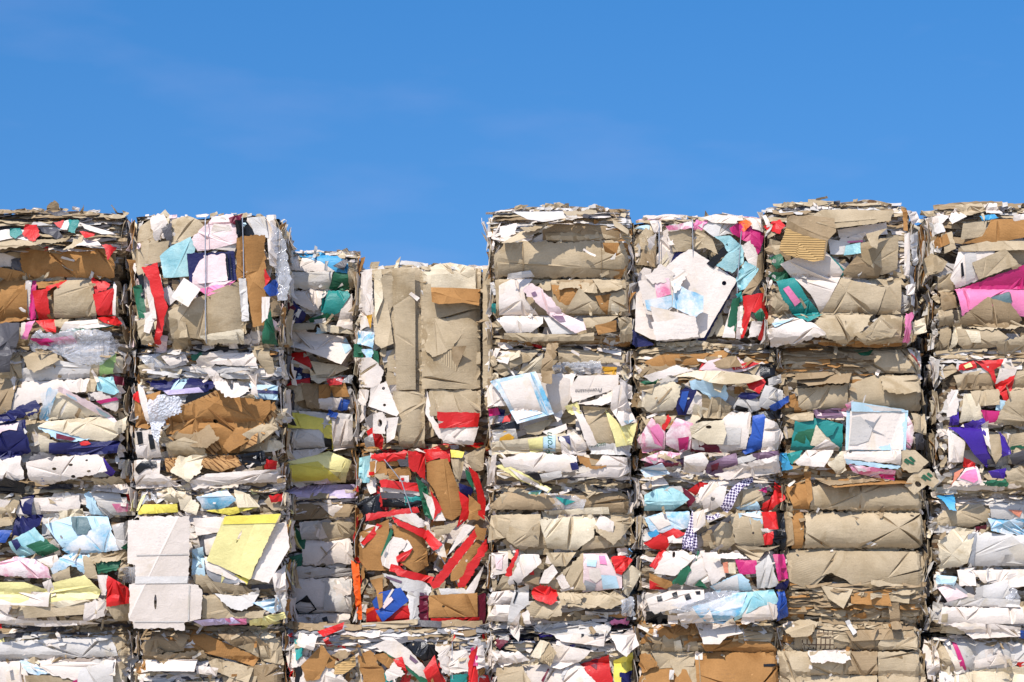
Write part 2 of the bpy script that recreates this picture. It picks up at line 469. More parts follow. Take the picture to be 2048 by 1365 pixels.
def triangulate(poly, rng, tear, step, grid, holes=(), folds=()):
    """poly in plan units -> (points, triangles, rim flags); the outline gets a torn edge"""
    out = []
    n = len(poly)
    off = rng.random() * 100
    for i in range(n):
        a, b = poly[i], poly[(i + 1) % n]
        L = math.hypot(b[0] - a[0], b[1] - a[1])
        k = max(1, int(L / step + .5))
        nx, ny = (b[1] - a[1]) / (L + 1e-9), -(b[0] - a[0]) / (L + 1e-9)
        tr = tear * (0.35 if rng.random() < .35 else 1.0)
        for j in range(k):
            t = j / k
            px, py = a[0] + (b[0] - a[0]) * t, a[1] + (b[1] - a[1]) * t
            e = tr * (noise.noise((px * .09 + off, py * .09, off)) * 1.7 + noise.noise((px * .33, py * .33 + off, off)) * 1.1 + noise.noise((px * .8, py * .8 + off, off)) * .55)
            if j == 0:
                e *= .5
            out.append((px + nx * e, py + ny * e))
    pts = [Vector(p) for p in out]
    faces = [list(range(len(pts)))]
    edges = []
    hp = []
    for (cx, cy, rx, ry, an) in holes:
        m0 = len(pts)
        ring = []
        for k in range(10):
            t = k / 10 * math.tau
            x, y = rx * math.cos(t), ry * math.sin(t)
            ca, sa = math.cos(math.radians(an)), math.sin(math.radians(an))
            ring.append((cx + x * ca - y * sa, cy + x * sa + y * ca))
        pts += [Vector(p) for p in ring]
        edges += [(m0 + k, m0 + (k + 1) % 10) for k in range(10)]
        hp.append(ring)
    nb = len(pts)
    A = np.array(out)
    lo, hi = A.min(0), A.max(0)
    gx = np.arange(lo[0] + grid * .5, hi[0], grid)
    gy = np.arange(lo[1] + grid * .5, hi[1], grid)
    if len(gx) and len(gy):
        G = np.array([(x, y) for x in gx for y in gy])
        G = G + np.array([(rng.uniform(-.25, .25) * grid, rng.uniform(-.25, .25) * grid) for _ in range(len(G))])
        G = G[inside(G, out)]
        if len(G):
            G = G[edge_dist(G, out) > grid * .45]
        for r in hp:
            if len(G):
                G = G[edge_dist(G, r) > grid * .25]
        pts += [Vector(p) for p in G]
    x0, y0 = lo - 6; x1, y1 = hi + 6
    R = (x1 - x0) + (y1 - y0)
    for dx, dy, c in folds:
        fx, fy = dx * c, dy * c
        mx, my = (x0 + x1) / 2, (y0 + y1) / 2
        t = (mx - fx) * -dy + (my - fy) * dx
        bx, by = fx - dy * t, fy + dx * t
        seg = [(bx - dy * k, by + dx * k) for k in (-R / 2, R / 2)]
        if len(pts) > nb:
            keepers = [p for p in pts[nb:] if abs(p.x * dx + p.y * dy - c) > grid * .3]
            pts = pts[:nb] + keepers
    nfold = []
    for dx, dy, c in folds:
        fx, fy = dx * c, dy * c
        mx, my = (x0 + x1) / 2, (y0 + y1) / 2
        t = (mx - fx) * -dy + (my - fy) * dx
        bx, by = fx - dy * t, fy + dx * t
        m0 = len(pts)
        pts += [Vector((bx - dy * k, by + dx * k)) for k in (-R / 2, R / 2)]
        edges.append((m0, m0 + 1))
    try:
        V, E, Fc, ov, oe, of = geometry.delaunay_2d_cdt(pts, edges, faces, 1, 1e-5)
    except Exception:
        return None
    V = [(p[0], p[1]) for p in V]
    rim = [1.0 if (not o or min(o) < nb) else 0.0 for o in ov]
    T = [tuple(f) for f in Fc if len(f) == 3]
    if folds and T:
        cen = np.array([((V[a][0] + V[b_][0] + V[c_][0]) / 3, (V[a][1] + V[b_][1] + V[c_][1]) / 3) for a, b_, c_ in T])
        T = [t for t, k in zip(T, inside(cen, out)) if k]
    for r in hp:
        cen = np.array([np.mean([V[i] for i in t], axis=0) for t in T])
        keep = ~inside(cen, r)
        T = [t for t, k in zip(T, keep) if k]
    if not T:
        return None
    T = biggest_piece(T)
    used = sorted({i for t in T for i in t})
    new = {o: k for k, o in enumerate(used)}
    V = [V[i] for i in used]
    T = [tuple(new[i] for i in t) for t in T]
    cnt = {}
    for t in T:
        for p, q in ((t[0], t[1]), (t[1], t[2]), (t[2], t[0])):
            cnt[(min(p, q), max(p, q))] = cnt.get((min(p, q), max(p, q)), 0) + 1
    rim = [0.0] * len(V)
    for (p, q), k in cnt.items():
        if k == 1:
            rim[p] = rim[q] = 1.0
    # same winding for all
    T = [t if ((V[t[1]][0] - V[t[0]][0]) * (V[t[2]][1] - V[t[0]][1]) - (V[t[1]][1] - V[t[0]][1]) * (V[t[2]][0] - V[t[0]][0])) < 0 else (t[0], t[2], t[1]) for t in T]
    return V, T, rim

def crumple(rng, bb, amp, nf):
    """sharp folds across the sheet plus a soft warp, in metres, as a function of plan position"""
    x0, y0, x1, y1 = bb
    sz = max(x1 - x0, y1 - y0, 8)
    folds = []
    for _ in range(nf):
        a = rng.random() * math.pi
        d = (math.cos(a), math.sin(a))
        px, py = rng.uniform(x0, x1), rng.uniform(y0, y1)
        folds.append((d[0], d[1], d[0] * px + d[1] * py, rng.choice((-1, 1)) * rng.uniform(.35, 1) * amp * 2.6 / sz))
    s = rng.random() * 50
    cx, cy = (x0 + x1) / 2, (y0 + y1) / 2
    b0 = sum(k * abs(dx * cx + dy * cy - c) for dx, dy, c, k in folds)
    def fn(x, y):
        h = sum(k * abs(dx * x + dy * y - c) for dx, dy, c, k in folds) - b0
        return h + amp * .40 * noise.noise((x * .035, y * .035, s)) + amp * .10 * noise.noise((x * .11, y * .11, s + 9))
    fn.folds = [(a, b, c) for a, b, c, k in folds]
    return fn

def lift_fn(style, bb, rng, base, face=None):
    style = style.replace('P', 'p')
    """how far a sheet stands off the bale (metres)"""
    x0, y0, x1, y1 = bb
    k = style[0]
    num = style[1:]
    h = (float(num) if num else {'f': 0, 'd': 25, 'u': 25, 'l': 25, 'r': 25, 'c': 22, 'x': 15, 'v': 22, 'p': 0}[k]) / 1000
    w, hh = max(x1 - x0, 4), max(y1 - y0, 4)
    size = max(w, hh)
    top = 0.0
    if k == 'p':
        top = max(face(x0 + w * i / 6, y0 + hh * j / 6) for i in range(1, 6) for j in range(1, 6))
        tx, ty = rng.uniform(-.006, .006), rng.uniform(-.006, .006)
    amp = {'p': .0025, 'f': .0042, 'd': .010, 'u': .010, 'l': .010, 'r': .010, 'c': .008, 'x': .024, 'v': .008}[k] * min(1.4, .35 + size / 110)
    cr = crumple(rng, bb, amp, min({'x': 8, 'f': 2, 'p': 1}.get(k, 3), 1 + int(size / 14)))
    # a corner or two stand up
    tips = [(rng.choice((x0, x1)), rng.choice((y0, y1)), size * rng.uniform(.3, .6), rng.uniform(.0, .045) * min(1, size / 50) * (.35 if k == 'p' else 1)) for _ in range(2)]
    def fn(x, y):
        u, v = (x - x0) / w, (y - y0) / hh
        e = base + cr(x, y)
        if k == 'f': e += h
        elif k == 'p': e += h + top - face(x, y) + tx * (2 * u - 1) + ty * (2 * v - 1)
        elif k == 'd': e += h * max(0, v) ** 1.4
        elif k == 'u': e += h * max(0, 1 - v) ** 1.4
        elif k == 'l': e += h * max(0, u) ** 1.4
        elif k == 'r': e += h * max(0, 1 - u) ** 1.4
        elif k in 'cx': e += .75 * h * max(0, 1 - (2 * v - 1) ** 2)
        elif k == 'v': e += .75 * h * max(0, 1 - (2 * u - 1) ** 2)
        for qx, qy, qr, qa in tips:
            d = math.hypot(x - qx, y - qy) / qr
            if d < 1: e += qa * (1 - d) ** 2
        return e
    fn.folds = cr.folds
    return fn

def add_sheet(acc, code, poly, mapf, off, rng, tear=1.0, step=5, grid=6.5, th=0.003, holes=(), curl=0.008):
    r = triangulate(poly, rng, tear, step, grid, holes, getattr(off, 'folds', ()))
    if not r:
        return
    V, T, rim = r
    n0 = len(acc.v)
    s = rng.random() * 40
    front, back = [], []
    for (x, y), rm in zip(V, rim):
        o = off(x, y)
        if rm:
            o += .35 * curl * noise.noise((x * .12, y * .12, s))
        front.append(mapf(x, y, o)); back.append(mapf(x, y, o - th))
    acc.v += front + back
    acc.rim += rim + [1.0] * len(rim)
    nv = len(V)
    mi = acc.slot(code)
    edge = {}
    for a, b, c in T:
        acc.f.append((n0 + a, n0 + b, n0 + c)); acc.mi.append(mi); acc.sm.append(True)
        acc.f.append((n0 + nv + a, n0 + nv + c, n0 + nv + b)); acc.mi.append(mi); acc.sm.append(True)
        for p, q in ((a, b), (b, c), (c, a)):
            edge[(p, q)] = 1
    for p, q in edge:
        if (q, p) not in edge:
            acc.f.append((n0 + q, n0 + p, n0 + nv + p, n0 + nv + q)); acc.mi.append(mi); acc.sm.append(False)

def tube(pts, r, sides=5, closed=False):
    V, Fc = [], []
    n = len(pts)
    P = [Vector(p) for p in pts]
    for i, p in enumerate(P):
        a = P[(i - 1) % n] if (closed or i) else p
        b = P[(i + 1) % n] if (closed or i < n - 1) else p
        t = (b - a).normalized()
        ref = Vector((0, 1, 0)) if abs(t.y) < .9 else Vector((1, 0, 0))
        s1 = t.cross(ref).normalized(); s2 = t.cross(s1)
        for k in range(sides):
            an = k / sides * math.tau
            V.append(tuple(p + s1 * math.cos(an) * r + s2 * math.sin(an) * r))
    for i in range(n if closed else n - 1):
        j = (i + 1) % n
        for k in range(sides):
            l = (k + 1) % sides
            Fc.append((i * sides + k, i * sides + l, j * sides + l, j * sides + k))
    return V, Fc

def mesh_obj(name, V, Fc, mat, parent, label=None, smooth=True, org=None):
    me = bpy.data.meshes.new(name)
    o3 = np.array(org if org is not None else (parent.location if parent else (0, 0, 0)))
    me.from_pydata((np.array(V) - o3).tolist(), [], Fc)
    me.materials.append(mat)
    if smooth:
        me.polygons.foreach_set('use_smooth', [True] * len(me.polygons))
    me.update()
    o = bpy.data.objects.new(name, me)
    if parent: o.parent = parent
    if label: o['label'] = label
    COL.objects.link(o)
    return o

def parse(line):
    tok = line.split()
    holes = []
    poly = []
    for t in tok[2:]:
        if t[0] == '@':
            p = [float(v) for v in t[1:].split(',')]
            holes.append(tuple(p + [0] * (5 - len(p))))
        else:
            poly.append(tuple(float(v) for v in t.split(',')))
    return tok[0], tok[1], poly, holes

def bbox(poly):
    xs, ys = [p[0] for p in poly], [p[1] for p in poly]
    return min(xs), min(ys), max(xs), max(ys)

def area(poly):
    return abs(sum(poly[i][0] * poly[(i + 1) % len(poly)][1] - poly[(i + 1) % len(poly)][0] * poly[i][1] for i in range(len(poly)))) / 2

BOARD = set('CTKFHIZz')

class Bale:
    def __init__(s, key, x0, x1, y0, y1, yb, depth, h=(), v=(), seed=1):
        s.key, s.x0, s.x1, s.y0, s.y1, s.yb, s.depth = key, x0, x1, y0, y1, yb, depth
        s.h, s.v = list(h), list(v)
        s.k = (DIST + yb) / DIST
        s.seed = seed
        s.rng = random.Random(seed)
        s.X0, s.X1 = s.X(x0), s.X(x1)
        s.Z0, s.Z1 = max(0.0, s.Z(y1)), s.Z(y0)
        s.root = None
        s.dome = 0.0
    def X(s, px): return (px - CX) / S * s.k
    def Z(s, py): return max(0.004, EYE + (HPX - py) / S * s.k)
    def F(s, px, py):
        """how far the bulging face stands out at a point of the face (metres, below zero in the creases)"""
        m = s.k / S
        e = 0.0
        wob = noise.noise((px * .012, s.seed * 7.1, 0)) * 5
        for cuts, c, a, b in ((s.h, py + wob * (1 if s.h else 0), s.y0, s.y1), (s.v, px, s.x0, s.x1)):
            if not cuts:
                continue
            q = [a] + cuts + [b]
            for i in range(len(q) - 1):
                if q[i] <= c <= q[i + 1]:
                    t = (c - q[i]) / (q[i + 1] - q[i])
                    B = min(.062, .22 * (q[i + 1] - q[i]) * m) * (.7 + .5 * noise.noise((i * 3.7, s.seed * 1.3, 0)))
                    tt = abs(2 * t - 1)
                    e += B * ((1 - tt ** 4) ** .75 - 1 - .25 * tt * tt)
        r = .06
        for d in (px - s.x0, s.x1 - px, (py - s.y0) * .8, (s.y1 - py) * .8):
            d = d * m
            if d < r:
                t = min(1, (r - d) / r)
                e -= r * (1 - math.sqrt(max(0, 1 - t * t)))
        cu, cv = min(px - s.x0, s.x1 - px) * m, min(py - s.y0, s.y1 - py) * m      # soft corners
        if cu < .22 and cv < .22:
            e -= .07 * (1 - max(cu, 0) / .22) * (1 - max(cv, 0) / .22)
        e += .05 * noise.noise((px * .008, py * .008, s.seed * 3.3))
        return e
    def map(s, px, py, off):
        return (s.X(px), s.yb - s.F(px, py) - off, s.Z(py))
    def loc(s):
        return Vector(((s.X0 + s.X1) / 2, s.yb + s.depth / 2, s.Z0))

def build_core(b):
    """the pressed block itself: a box with a bulging, layered front, top and sides"""
    nx, nz, ny = max(6, int((b.x1 - b.x0) / 9)), max(6, int((b.y1 - b.y0) / 9)), 12
    V, Fc, idx = [], [], {}
    def vert(i, j, k):       # i across, j up, k into depth
        if (i, j, k) in idx:
            return idx[(i, j, k)]
        px = b.x0 + (b.x1 - b.x0) * i / nx
        py = b.y1 - (b.y1 - b.y0) * j / nz
        x, z = b.X(px), b.Z(py)
        y = b.yb + b.depth * k / ny
        n1 = noise.noise((x * 5, y * 5, z * 16 + b.seed)) * .014 + noise.noise((x * 2.2, y * 2.2, z * 2.2 + b.seed)) * .035
        if k == 0:
            y = b.yb - b.F(px, py) + n1
        pin = 0.0
        for c in b.h:
            dz = abs(py - c) / S
            pin = max(pin, .045 * max(0, 1 - dz / .07))
        if i == 0: x += n1 + pin
        if i == nx: x -= n1 + pin
        if j == nz: z += n1 * 1.2 - .01 + b.dome * (1 - (2 * i / nx - 1) ** 2) / S
        idx[(i, j, k)] = len(V)
        V.append((x, y, z))
        return idx[(i, j, k)]
    for i in range(nx):
        for j in range(nz):
            Fc.append((vert(i, j, 0), vert(i + 1, j, 0), vert(i + 1, j + 1, 0), vert(i, j + 1, 0)))
            Fc.append((vert(i, j, ny), vert(i, j + 1, ny), vert(i + 1, j + 1, ny), vert(i + 1, j, ny)))
    for k in range(ny):
        for j in range(nz):
            Fc.append((vert(0, j, k), vert(0, j + 1, k), vert(0, j + 1, k + 1), vert(0, j, k + 1))[::-1])
            Fc.append((vert(nx, j, k), vert(nx, j + 1, k), vert(nx, j + 1, k + 1), vert(nx, j, k + 1)))
        for i in range(nx):
            Fc.append((vert(i, nz, k), vert(i + 1, nz, k), vert(i + 1, nz, k + 1), vert(i, nz, k + 1)))
            Fc.append((vert(i, 0, k), vert(i + 1, 0, k), vert(i + 1, 0, k + 1), vert(i, 0, k + 1))[::-1])
    mesh_obj('pressed_block', V, Fc, CORE, b.root)

def rand_poly(rng, cx, cy, w, h, n=None, ang=None):
    n = n or rng.choice((4, 4, 4, 5, 5, 6))
    ang = rng.uniform(-.6, .6) if ang is None else ang
    if n == 4:
        q = [(-1, -1), (1, -1), (1, 1), (-1, 1)]
        q = [(a * rng.uniform(.75, 1.1), c * rng.uniform(.75, 1.1)) for a, c in q]
    else:
        a0 = rng.random() * math.tau
        q = [(1.15 * math.cos(a0 + i / n * math.tau) * rng.uniform(.7, 1.1), 1.15 * math.sin(a0 + i / n * math.tau) * rng.uniform(.7, 1.1)) for i in range(n)]
    ca, sa = math.cos(ang), math.sin(ang)
    return [(cx + (x * w / 2) * ca - (y * h / 2) * sa, cy + (x * w / 2) * sa + (y * h / 2) * ca) for x, y in q]

def fill_scraps(b, pal, n):
    """torn pieces pressed into the face; the large ones are parts, the small ones one mass"""
    rng = b.rng
    small = Acc()
    big = 0
    plain = [c for c in pal if c in 'WOCTKI'] + list('WOCC')
    for i in range(26):
        w = rng.uniform(40, 120); h = rng.uniform(24, 52)
        if b.v: w, h = h, w
        poly = rand_poly(rng, rng.uniform(b.x0 + 20, b.x1 - 20), rng.uniform(b.y0 + 10, min(b.y1, 1380) - 10), w, h, ang=rng.uniform(-.25, .25))
        poly = [(min(max(x, b.x0 + 1), b.x1 - 1), min(max(y, b.y0 + 1), b.y1 - 1)) for x, y in poly]
        off = lift_fn('f', bbox(poly), rng, .006 + .0006 * i)
        add_sheet(small, rng.choice(plain), poly, b.map, off, rng, 1.2, 6, 9, .003)
    top = min(b.y1, 1385)
    for i in range(n):
        code = rng.choice(pal if rng.random() < .6 else plain)
        w = rng.uniform(14, 58); h = rng.uniform(8, 30)
        if b.v: w, h = h, w
        cx, cy = rng.uniform(b.x0 + 6, b.x1 - 6), rng.uniform(b.y0 + 4, top - 4)
        poly = rand_poly(rng, cx, cy, w, h)
        st = rng.choice(('f', 'f4', 'd14', 'd30', 'u18', 'l22', 'r22', 'x', 'c10'))
        acc = small
        if area(poly) > 620 and big < 44:
            acc = Acc(); big += 1
        off = lift_fn(st, bbox(poly), rng, .010 + .022 * i / n)
        add_sheet(acc, code, poly, b.map, off, rng, rng.choice((.3, .8, 1.6, 2.4)), 6, 9, .003 if code in BOARD else .0015)
        if acc is not small:
            acc.build(PAL[code][3], b.root)
    small.build('paper_scraps', b.root, kind='stuff')

def strata(b, acc, x0, x1, y0, y1, pal, lift=32, dens=1.0):
    """layers of board seen on edge: long ragged strips, the upper ones lapping over the lower"""
    rng = b.rng
    y = y1
    i = 0
    while y > y0:
        x = x0 + rng.uniform(-20, 10)
        while x < x1:
            L = rng.uniform(35, 150)
            h = rng.uniform(4, 14)
            xe = min(x + L, x1 + 6)
            if xe - x > 12 and rng.random() < .92:
                sl = rng.uniform(-5, 5)
                ph = rng.random() * 30
                topl, botl = [], []
                k = max(2, int((xe - x) / 14))
                for j in range(k + 1):
                    t = j / k
                    px = x + (xe - x) * t
                    wv = noise.noise((px * .02, ph, 0)) * 4 + sl * (t - .5)
                    topl.append((px, y - h + wv))
                    botl.append((px + rng.uniform(-2, 2), y + wv + rng.uniform(-2.5, 2.5) - (2.5 if j in (0, k) else 0)))
                poly = topl + botl[::-1]
                code = rng.choice(pal)
                off = lift_fn('d%d' % rng.uniform(.25 * lift, lift), bbox(poly), rng, .012 + .0007 * i)
                add_sheet(acc, code, poly, b.map, off, rng, rng.choice((.5, 1.0, 2.0)), 6, 7, .004 if code in BOARD else .002, curl=.012)
                i += 1
            x += L * rng.uniform(.55, .95)
        y -= rng.uniform(3.6, 6.6) / dens

def fringe(b, acc, pal, n, top=True):
    """ragged ends that stick out round the edges of the face, on the sides and on the top"""
    rng = b.rng
    for i in range(n):
        side = rng.choice(('l', 'r', 'l', 'r', 't', 't') if top else ('l', 'r'))
        code = rng.choice(pal)
        w, h = rng.uniform(3, 13), rng.uniform(10, 38)
        if side == 't':
            w, h = rng.uniform(12, 44), rng.uniform(5, 13)
            cx = rng.uniform(b.x0 + 4, b.x1 - 4)
            cy = b.y0 + rng.uniform(-2, 7) - b.dome * (1 - (2 * (cx - b.x0) / (b.x1 - b.x0) - 1) ** 2) * rng.uniform(.5, 1)
            w, h = w * rng.uniform(.4, 1), h * rng.uniform(.6, 1.1)
        else:
            cx = (b.x0 + rng.uniform(-2, 10)) if side == 'l' else (b.x1 - rng.uniform(-2, 10))
            cy = rng.uniform(b.y0 + 4, min(b.y1, 1380) - 4)
        poly = rand_poly(rng, cx, cy, w, h, ang=rng.uniform(-.9, .9) if side != 't' else rng.uniform(-.25, .25))
        st = rng.choice(('d35', 'u30', 'l35', 'r35', 'x', 'c18'))
        yy = rng.uniform(-.02, .05) if rng.random() < .7 else -rng.uniform(.05, .5)
        off = lift_fn(st, bbox(poly), rng, yy)
        add_sheet(acc, code, poly, b.map, off, rng, rng.choice((.5, 1.2, 2.2)), 5, 8, .002, curl=.014)

def loose_bits(b, acc, pal, n):
    """small torn bits standing off the face here and there, thickest along the ties and the bale's edges"""
    rng = b.rng
    cuts = [c for c in b.h if c < 1385]
    for i in range(n):
        cx = rng.uniform(b.x0 + 3, b.x1 - 3)
        cy = rng.uniform(b.y0 + 2, min(b.y1, 1385))
        if rng.random() < .6 and (cuts or b.v):
            if cuts: cy = rng.choice(cuts + [b.y0 + 5]) + rng.gauss(0, 7)
            else: cx = rng.choice(b.v) + rng.gauss(0, 10)
        elif rng.random() < .12:
            cx = rng.choice((b.x0 + 6, b.x1 - 6)) + rng.gauss(0, 6)
        w, h = rng.uniform(6, 30), rng.uniform(3, 9)
        poly = rand_poly(rng, cx, cy, w, h, rng.choice((3, 4, 4, 5)), rng.uniform(-1.5, 1.5))
        off = lift_fn(rng.choice(('d30', 'u22', 'l30', 'r30', 'd18')), bbox(poly), rng, rng.uniform(.03, .12))
        add_sheet(acc, rng.choice(pal), poly, b.map, off, rng, .8, 5, 8, .0015)

def side_layers(b, acc, pal, n):
    """sheet edges standing on the two flanks of the bale"""
    rng = b.rng
    cuts = [b.y0] + (b.h or [b.y0 + (b.y1 - b.y0) * t for t in (.3, .65)]) + [b.y1]
    for i in range(n):
        sgn = rng.choice((-1, 1))
        X = b.X0 if sgn < 0 else b.X1
        q = rng.randrange(len(cuts) - 1)
        ya, yb_ = cuts[q] + 3, cuts[q + 1] - 3
        if ya > 1400: continue
        hh = (yb_ - ya) * rng.uniform(.4, 1.0)
        cy = rng.uniform(ya + hh / 2, yb_ - hh / 2 + .1)
        dp = 8 + (min(1.4, b.depth * .95) * S - 10) * rng.random() ** 1.8
        w = rng.uniform(5, 26)
        poly = rand_poly(rng, dp, cy, w, hh, 4, rng.uniform(-.12, .12))
        def mp(a, y, o, X=X, sgn=sgn):
            return (X + sgn * o, b.yb + a / S, b.Z(y))
        off = lift_fn(rng.choice(('l30', 'r30', 'x', 'f10')), bbox(poly), rng, rng.uniform(-.005, .02))
        add_sheet(acc, rng.choice(pal), poly, mp, off, rng, 1.5, 8, 10, .003, curl=.01)

def text_on(b, off, s, code, cx, cy, size, ang, parent):
    cu = bpy.data.curves.new('lettering', 'FONT')
    cu.body = s
    cu.size = size
    cu.shear = .28
    cu.align_x = 'CENTER'; cu.align_y = 'CENTER'
    o = bpy.data.objects.new('lettering', cu)
    COL.objects.link(o)
    dg = bpy.context.evaluated_depsgraph_get()
    me = bpy.data.meshes.new_from_object(o.evaluated_get(dg))
    bpy.data.objects.remove(o); bpy.data.curves.remove(cu)
    ca, sa = math.cos(math.radians(ang)), math.sin(math.radians(ang))
    me.name = 'lettering'
    org = b.root.location
    for v in me.vertices:
        x, y = v.co.x, -v.co.y
        px, py = cx + x * ca - y * sa, cy + x * sa + y * ca
        v.co = Vector(b.map(px, py, off(px, py) + .007)) - org
    me.materials.clear(); me.materials.append(sheet_material(code))
    me.update()
    t = bpy.data.objects.new('lettering', me)
    t.parent = parent
    COL.objects.link(t)

def heroes(b, data, base0=.034, root=None, step=.0045):
    """the sheets one can make out in the photograph, from the back to the front"""
    rng = random.Random(b.seed * 31 + 5)
    root = root or b.root
    last = None
    last_off = None
    i = 0
    for line in data.strip().splitlines():
        line = line.strip()
        if not line or line[0] == '#':
            continue
        if line[0] == '"':
            s, code, cxy, size, ang = line[1:].split('|')
            cx, cy = (float(q) for q in cxy.split(','))
            text_on(b, last_off, s, code, cx, cy, float(size), float(ang), last)
            continue
        child = line[0] == '='
        if child:
            code, st, poly, holes = parse(line[1:])
            acc = Acc()
            add_sheet(acc, code, poly, b.map, shifted(last_off, .006), rng, .3, 4, 4.5, .002, holes, 0)
            acc.build('printed_patch', last, (PAL[code][4] or PAL[code][3].replace('_', ' ')).replace(' sheet', ' patch'))
            continue
        code, st, poly, holes = parse(line)
        off = lift_fn(st, bbox(poly), rng, base0 + step * i, b.F)
        acc = Acc()
        tear = .35 if st[0] == 'P' else rng.choice((.5, .9, 1.6, 2.6)) if code not in 'fh' else 3
        add_sheet(acc, code, poly, b.map, off, rng, tear, 3.4, 6, .0035 if code in BOARD else .0018, holes, .009)
        lab = PAL[code][4]
        o = acc.build(PAL[code][3], root, lab)
        if o is not None:
            last, last_off = o, off
        i += 1

def shifted(f, d):
    g = lambda x, y: f(x, y) + d
    g.folds = f.folds
    return g

def wire(b, pts, pale, offset=.012, lift=True, name='baling_wire'):
    P = []
    for (a, c) in zip(pts[:-1], pts[1:]):
        n = max(2, int(math.hypot(c[0] - a[0], c[1] - a[1]) / 8))
        for j in range(n):
            t = j / n
            x, y = a[0] + (c[0] - a[0]) * t, a[1] + (c[1] - a[1]) * t
            P.append(b.map(x, y, offset))
    P.append(b.map(pts[-1][0], pts[-1][1], offset))
    V, Fc = tube(P, .0045 if pale else .0045)
    mesh_obj(name, V, Fc, WIRE_PALE if pale else WIRE_DARK, b.root, 'pale steel baling wire' if pale else None)

def ring_wires(b):
    """the ties that pinch the bale"""
    for c in b.h:
        if c > 1400: continue
        P = []
        wob = lambda x: -noise.noise((x * .012, b.seed * 7.1, 0)) * 5
        n = 24
        for j in range(n + 1):
            x = b.x0 + (b.x1 - b.x0) * j / n
            P.append(b.map(x, c + wob(x), .03))
        z0, z1 = b.Z(c + wob(b.x1)), b.Z(c + wob(b.x0))
        P += [(b.X1 + .004, b.yb + .12, z0), (b.X1 + .004, b.yb + b.depth - .05, z0), (b.X1 - .08, b.yb + b.depth + .01, z0),
              (b.X0 + .08, b.yb + b.depth + .01, z1), (b.X0 - .004, b.yb + b.depth - .05, z1), (b.X0 - .004, b.yb + .12, z1)]
        V, Fc = tube(P, .004, 5, True)
        mesh_obj('baling_wire', V, Fc, WIRE_DARK, b.root)
    for c in b.v:
        P = [b.map(c, b.y1 - (b.y1 - b.y0) * j / 24, .03) for j in range(25)]
        x = b.X(c)
        P += [(x, b.yb + .12, b.Z1 + .012), (x, b.yb + b.depth - .05, b.Z1 + .012), (x, b.yb + b.depth + .012, b.Z1 - .08),
              (x, b.yb + b.depth + .012, b.Z0 + .05), (x, b.yb + b.depth - .05, b.Z0 + .006), (x, b.yb + .12, b.Z0 + .006)]
        V, Fc = tube(P, .004, 5, True)
        mesh_obj('baling_wire', V, Fc, WIRE_DARK, b.root)

def make_bale(key, x0, x1, y0, y1, yb, depth, label, pal, data, h=(), v=(), layers=(), n=54, fr=46, wires=(), base0=.034, step=.0045, dome=0):
    seed = sum(ord(ch) * (i + 3) for i, ch in enumerate(key))
    yb += (random.Random(seed * 7).random() - .5) * .11          # no two bales sit quite flush
    b = Bale(key, x0, x1, y0, y1, yb, depth, h, v, seed)
    b.dome = dome
    b.root = bpy.data.objects.new('paper_bale', None)
    b.root.location = b.loc()
    b.root['label'] = label
    b.root['category'] = 'bale'
    b.root['group'] = 'stacked bales of waste paper'
    COL.objects.link(b.root)
    build_core(b)
    fill_scraps(b, pal, n)
    la = Acc()
    for (a0, a1, c0, c1, p, lift) in layers:
        strata(b, la, a0, a1, c0, c1, p, lift)
    la.build('paper_layers', b.root, kind='stuff')
    heroes(b, data, base0, step=step)
    ea = Acc()
    fringe(b, ea, pal + 'WOC', fr)
    side_layers(b, ea, pal + 'TKOCWWO', 130)
    loose_bits(b, ea, pal + 'CTWO', 18)
    ea.build('torn_edges', b.root, kind='stuff')
    ring_wires(b)
    for pts, pale, off in wires:
        wire(b, pts, pale, off)
    return b

def loose(b, name, label, cat, data, base0, center):
    """a piece that only hangs on or lies against the bales: a thing of its own"""
    r = bpy.data.objects.new(name, None)
    r.location = Vector(b.map(center[0], center[1], 0))
    r['label'] = label
    r['category'] = cat
    COL.objects.link(r)
    class Q: pass
    q = Bale(b.key, b.x0, b.x1, b.y0, b.y1, b.yb, b.depth, b.h, b.v, b.seed)
    q.root = r
    heroes(q, data, base0)
    return r

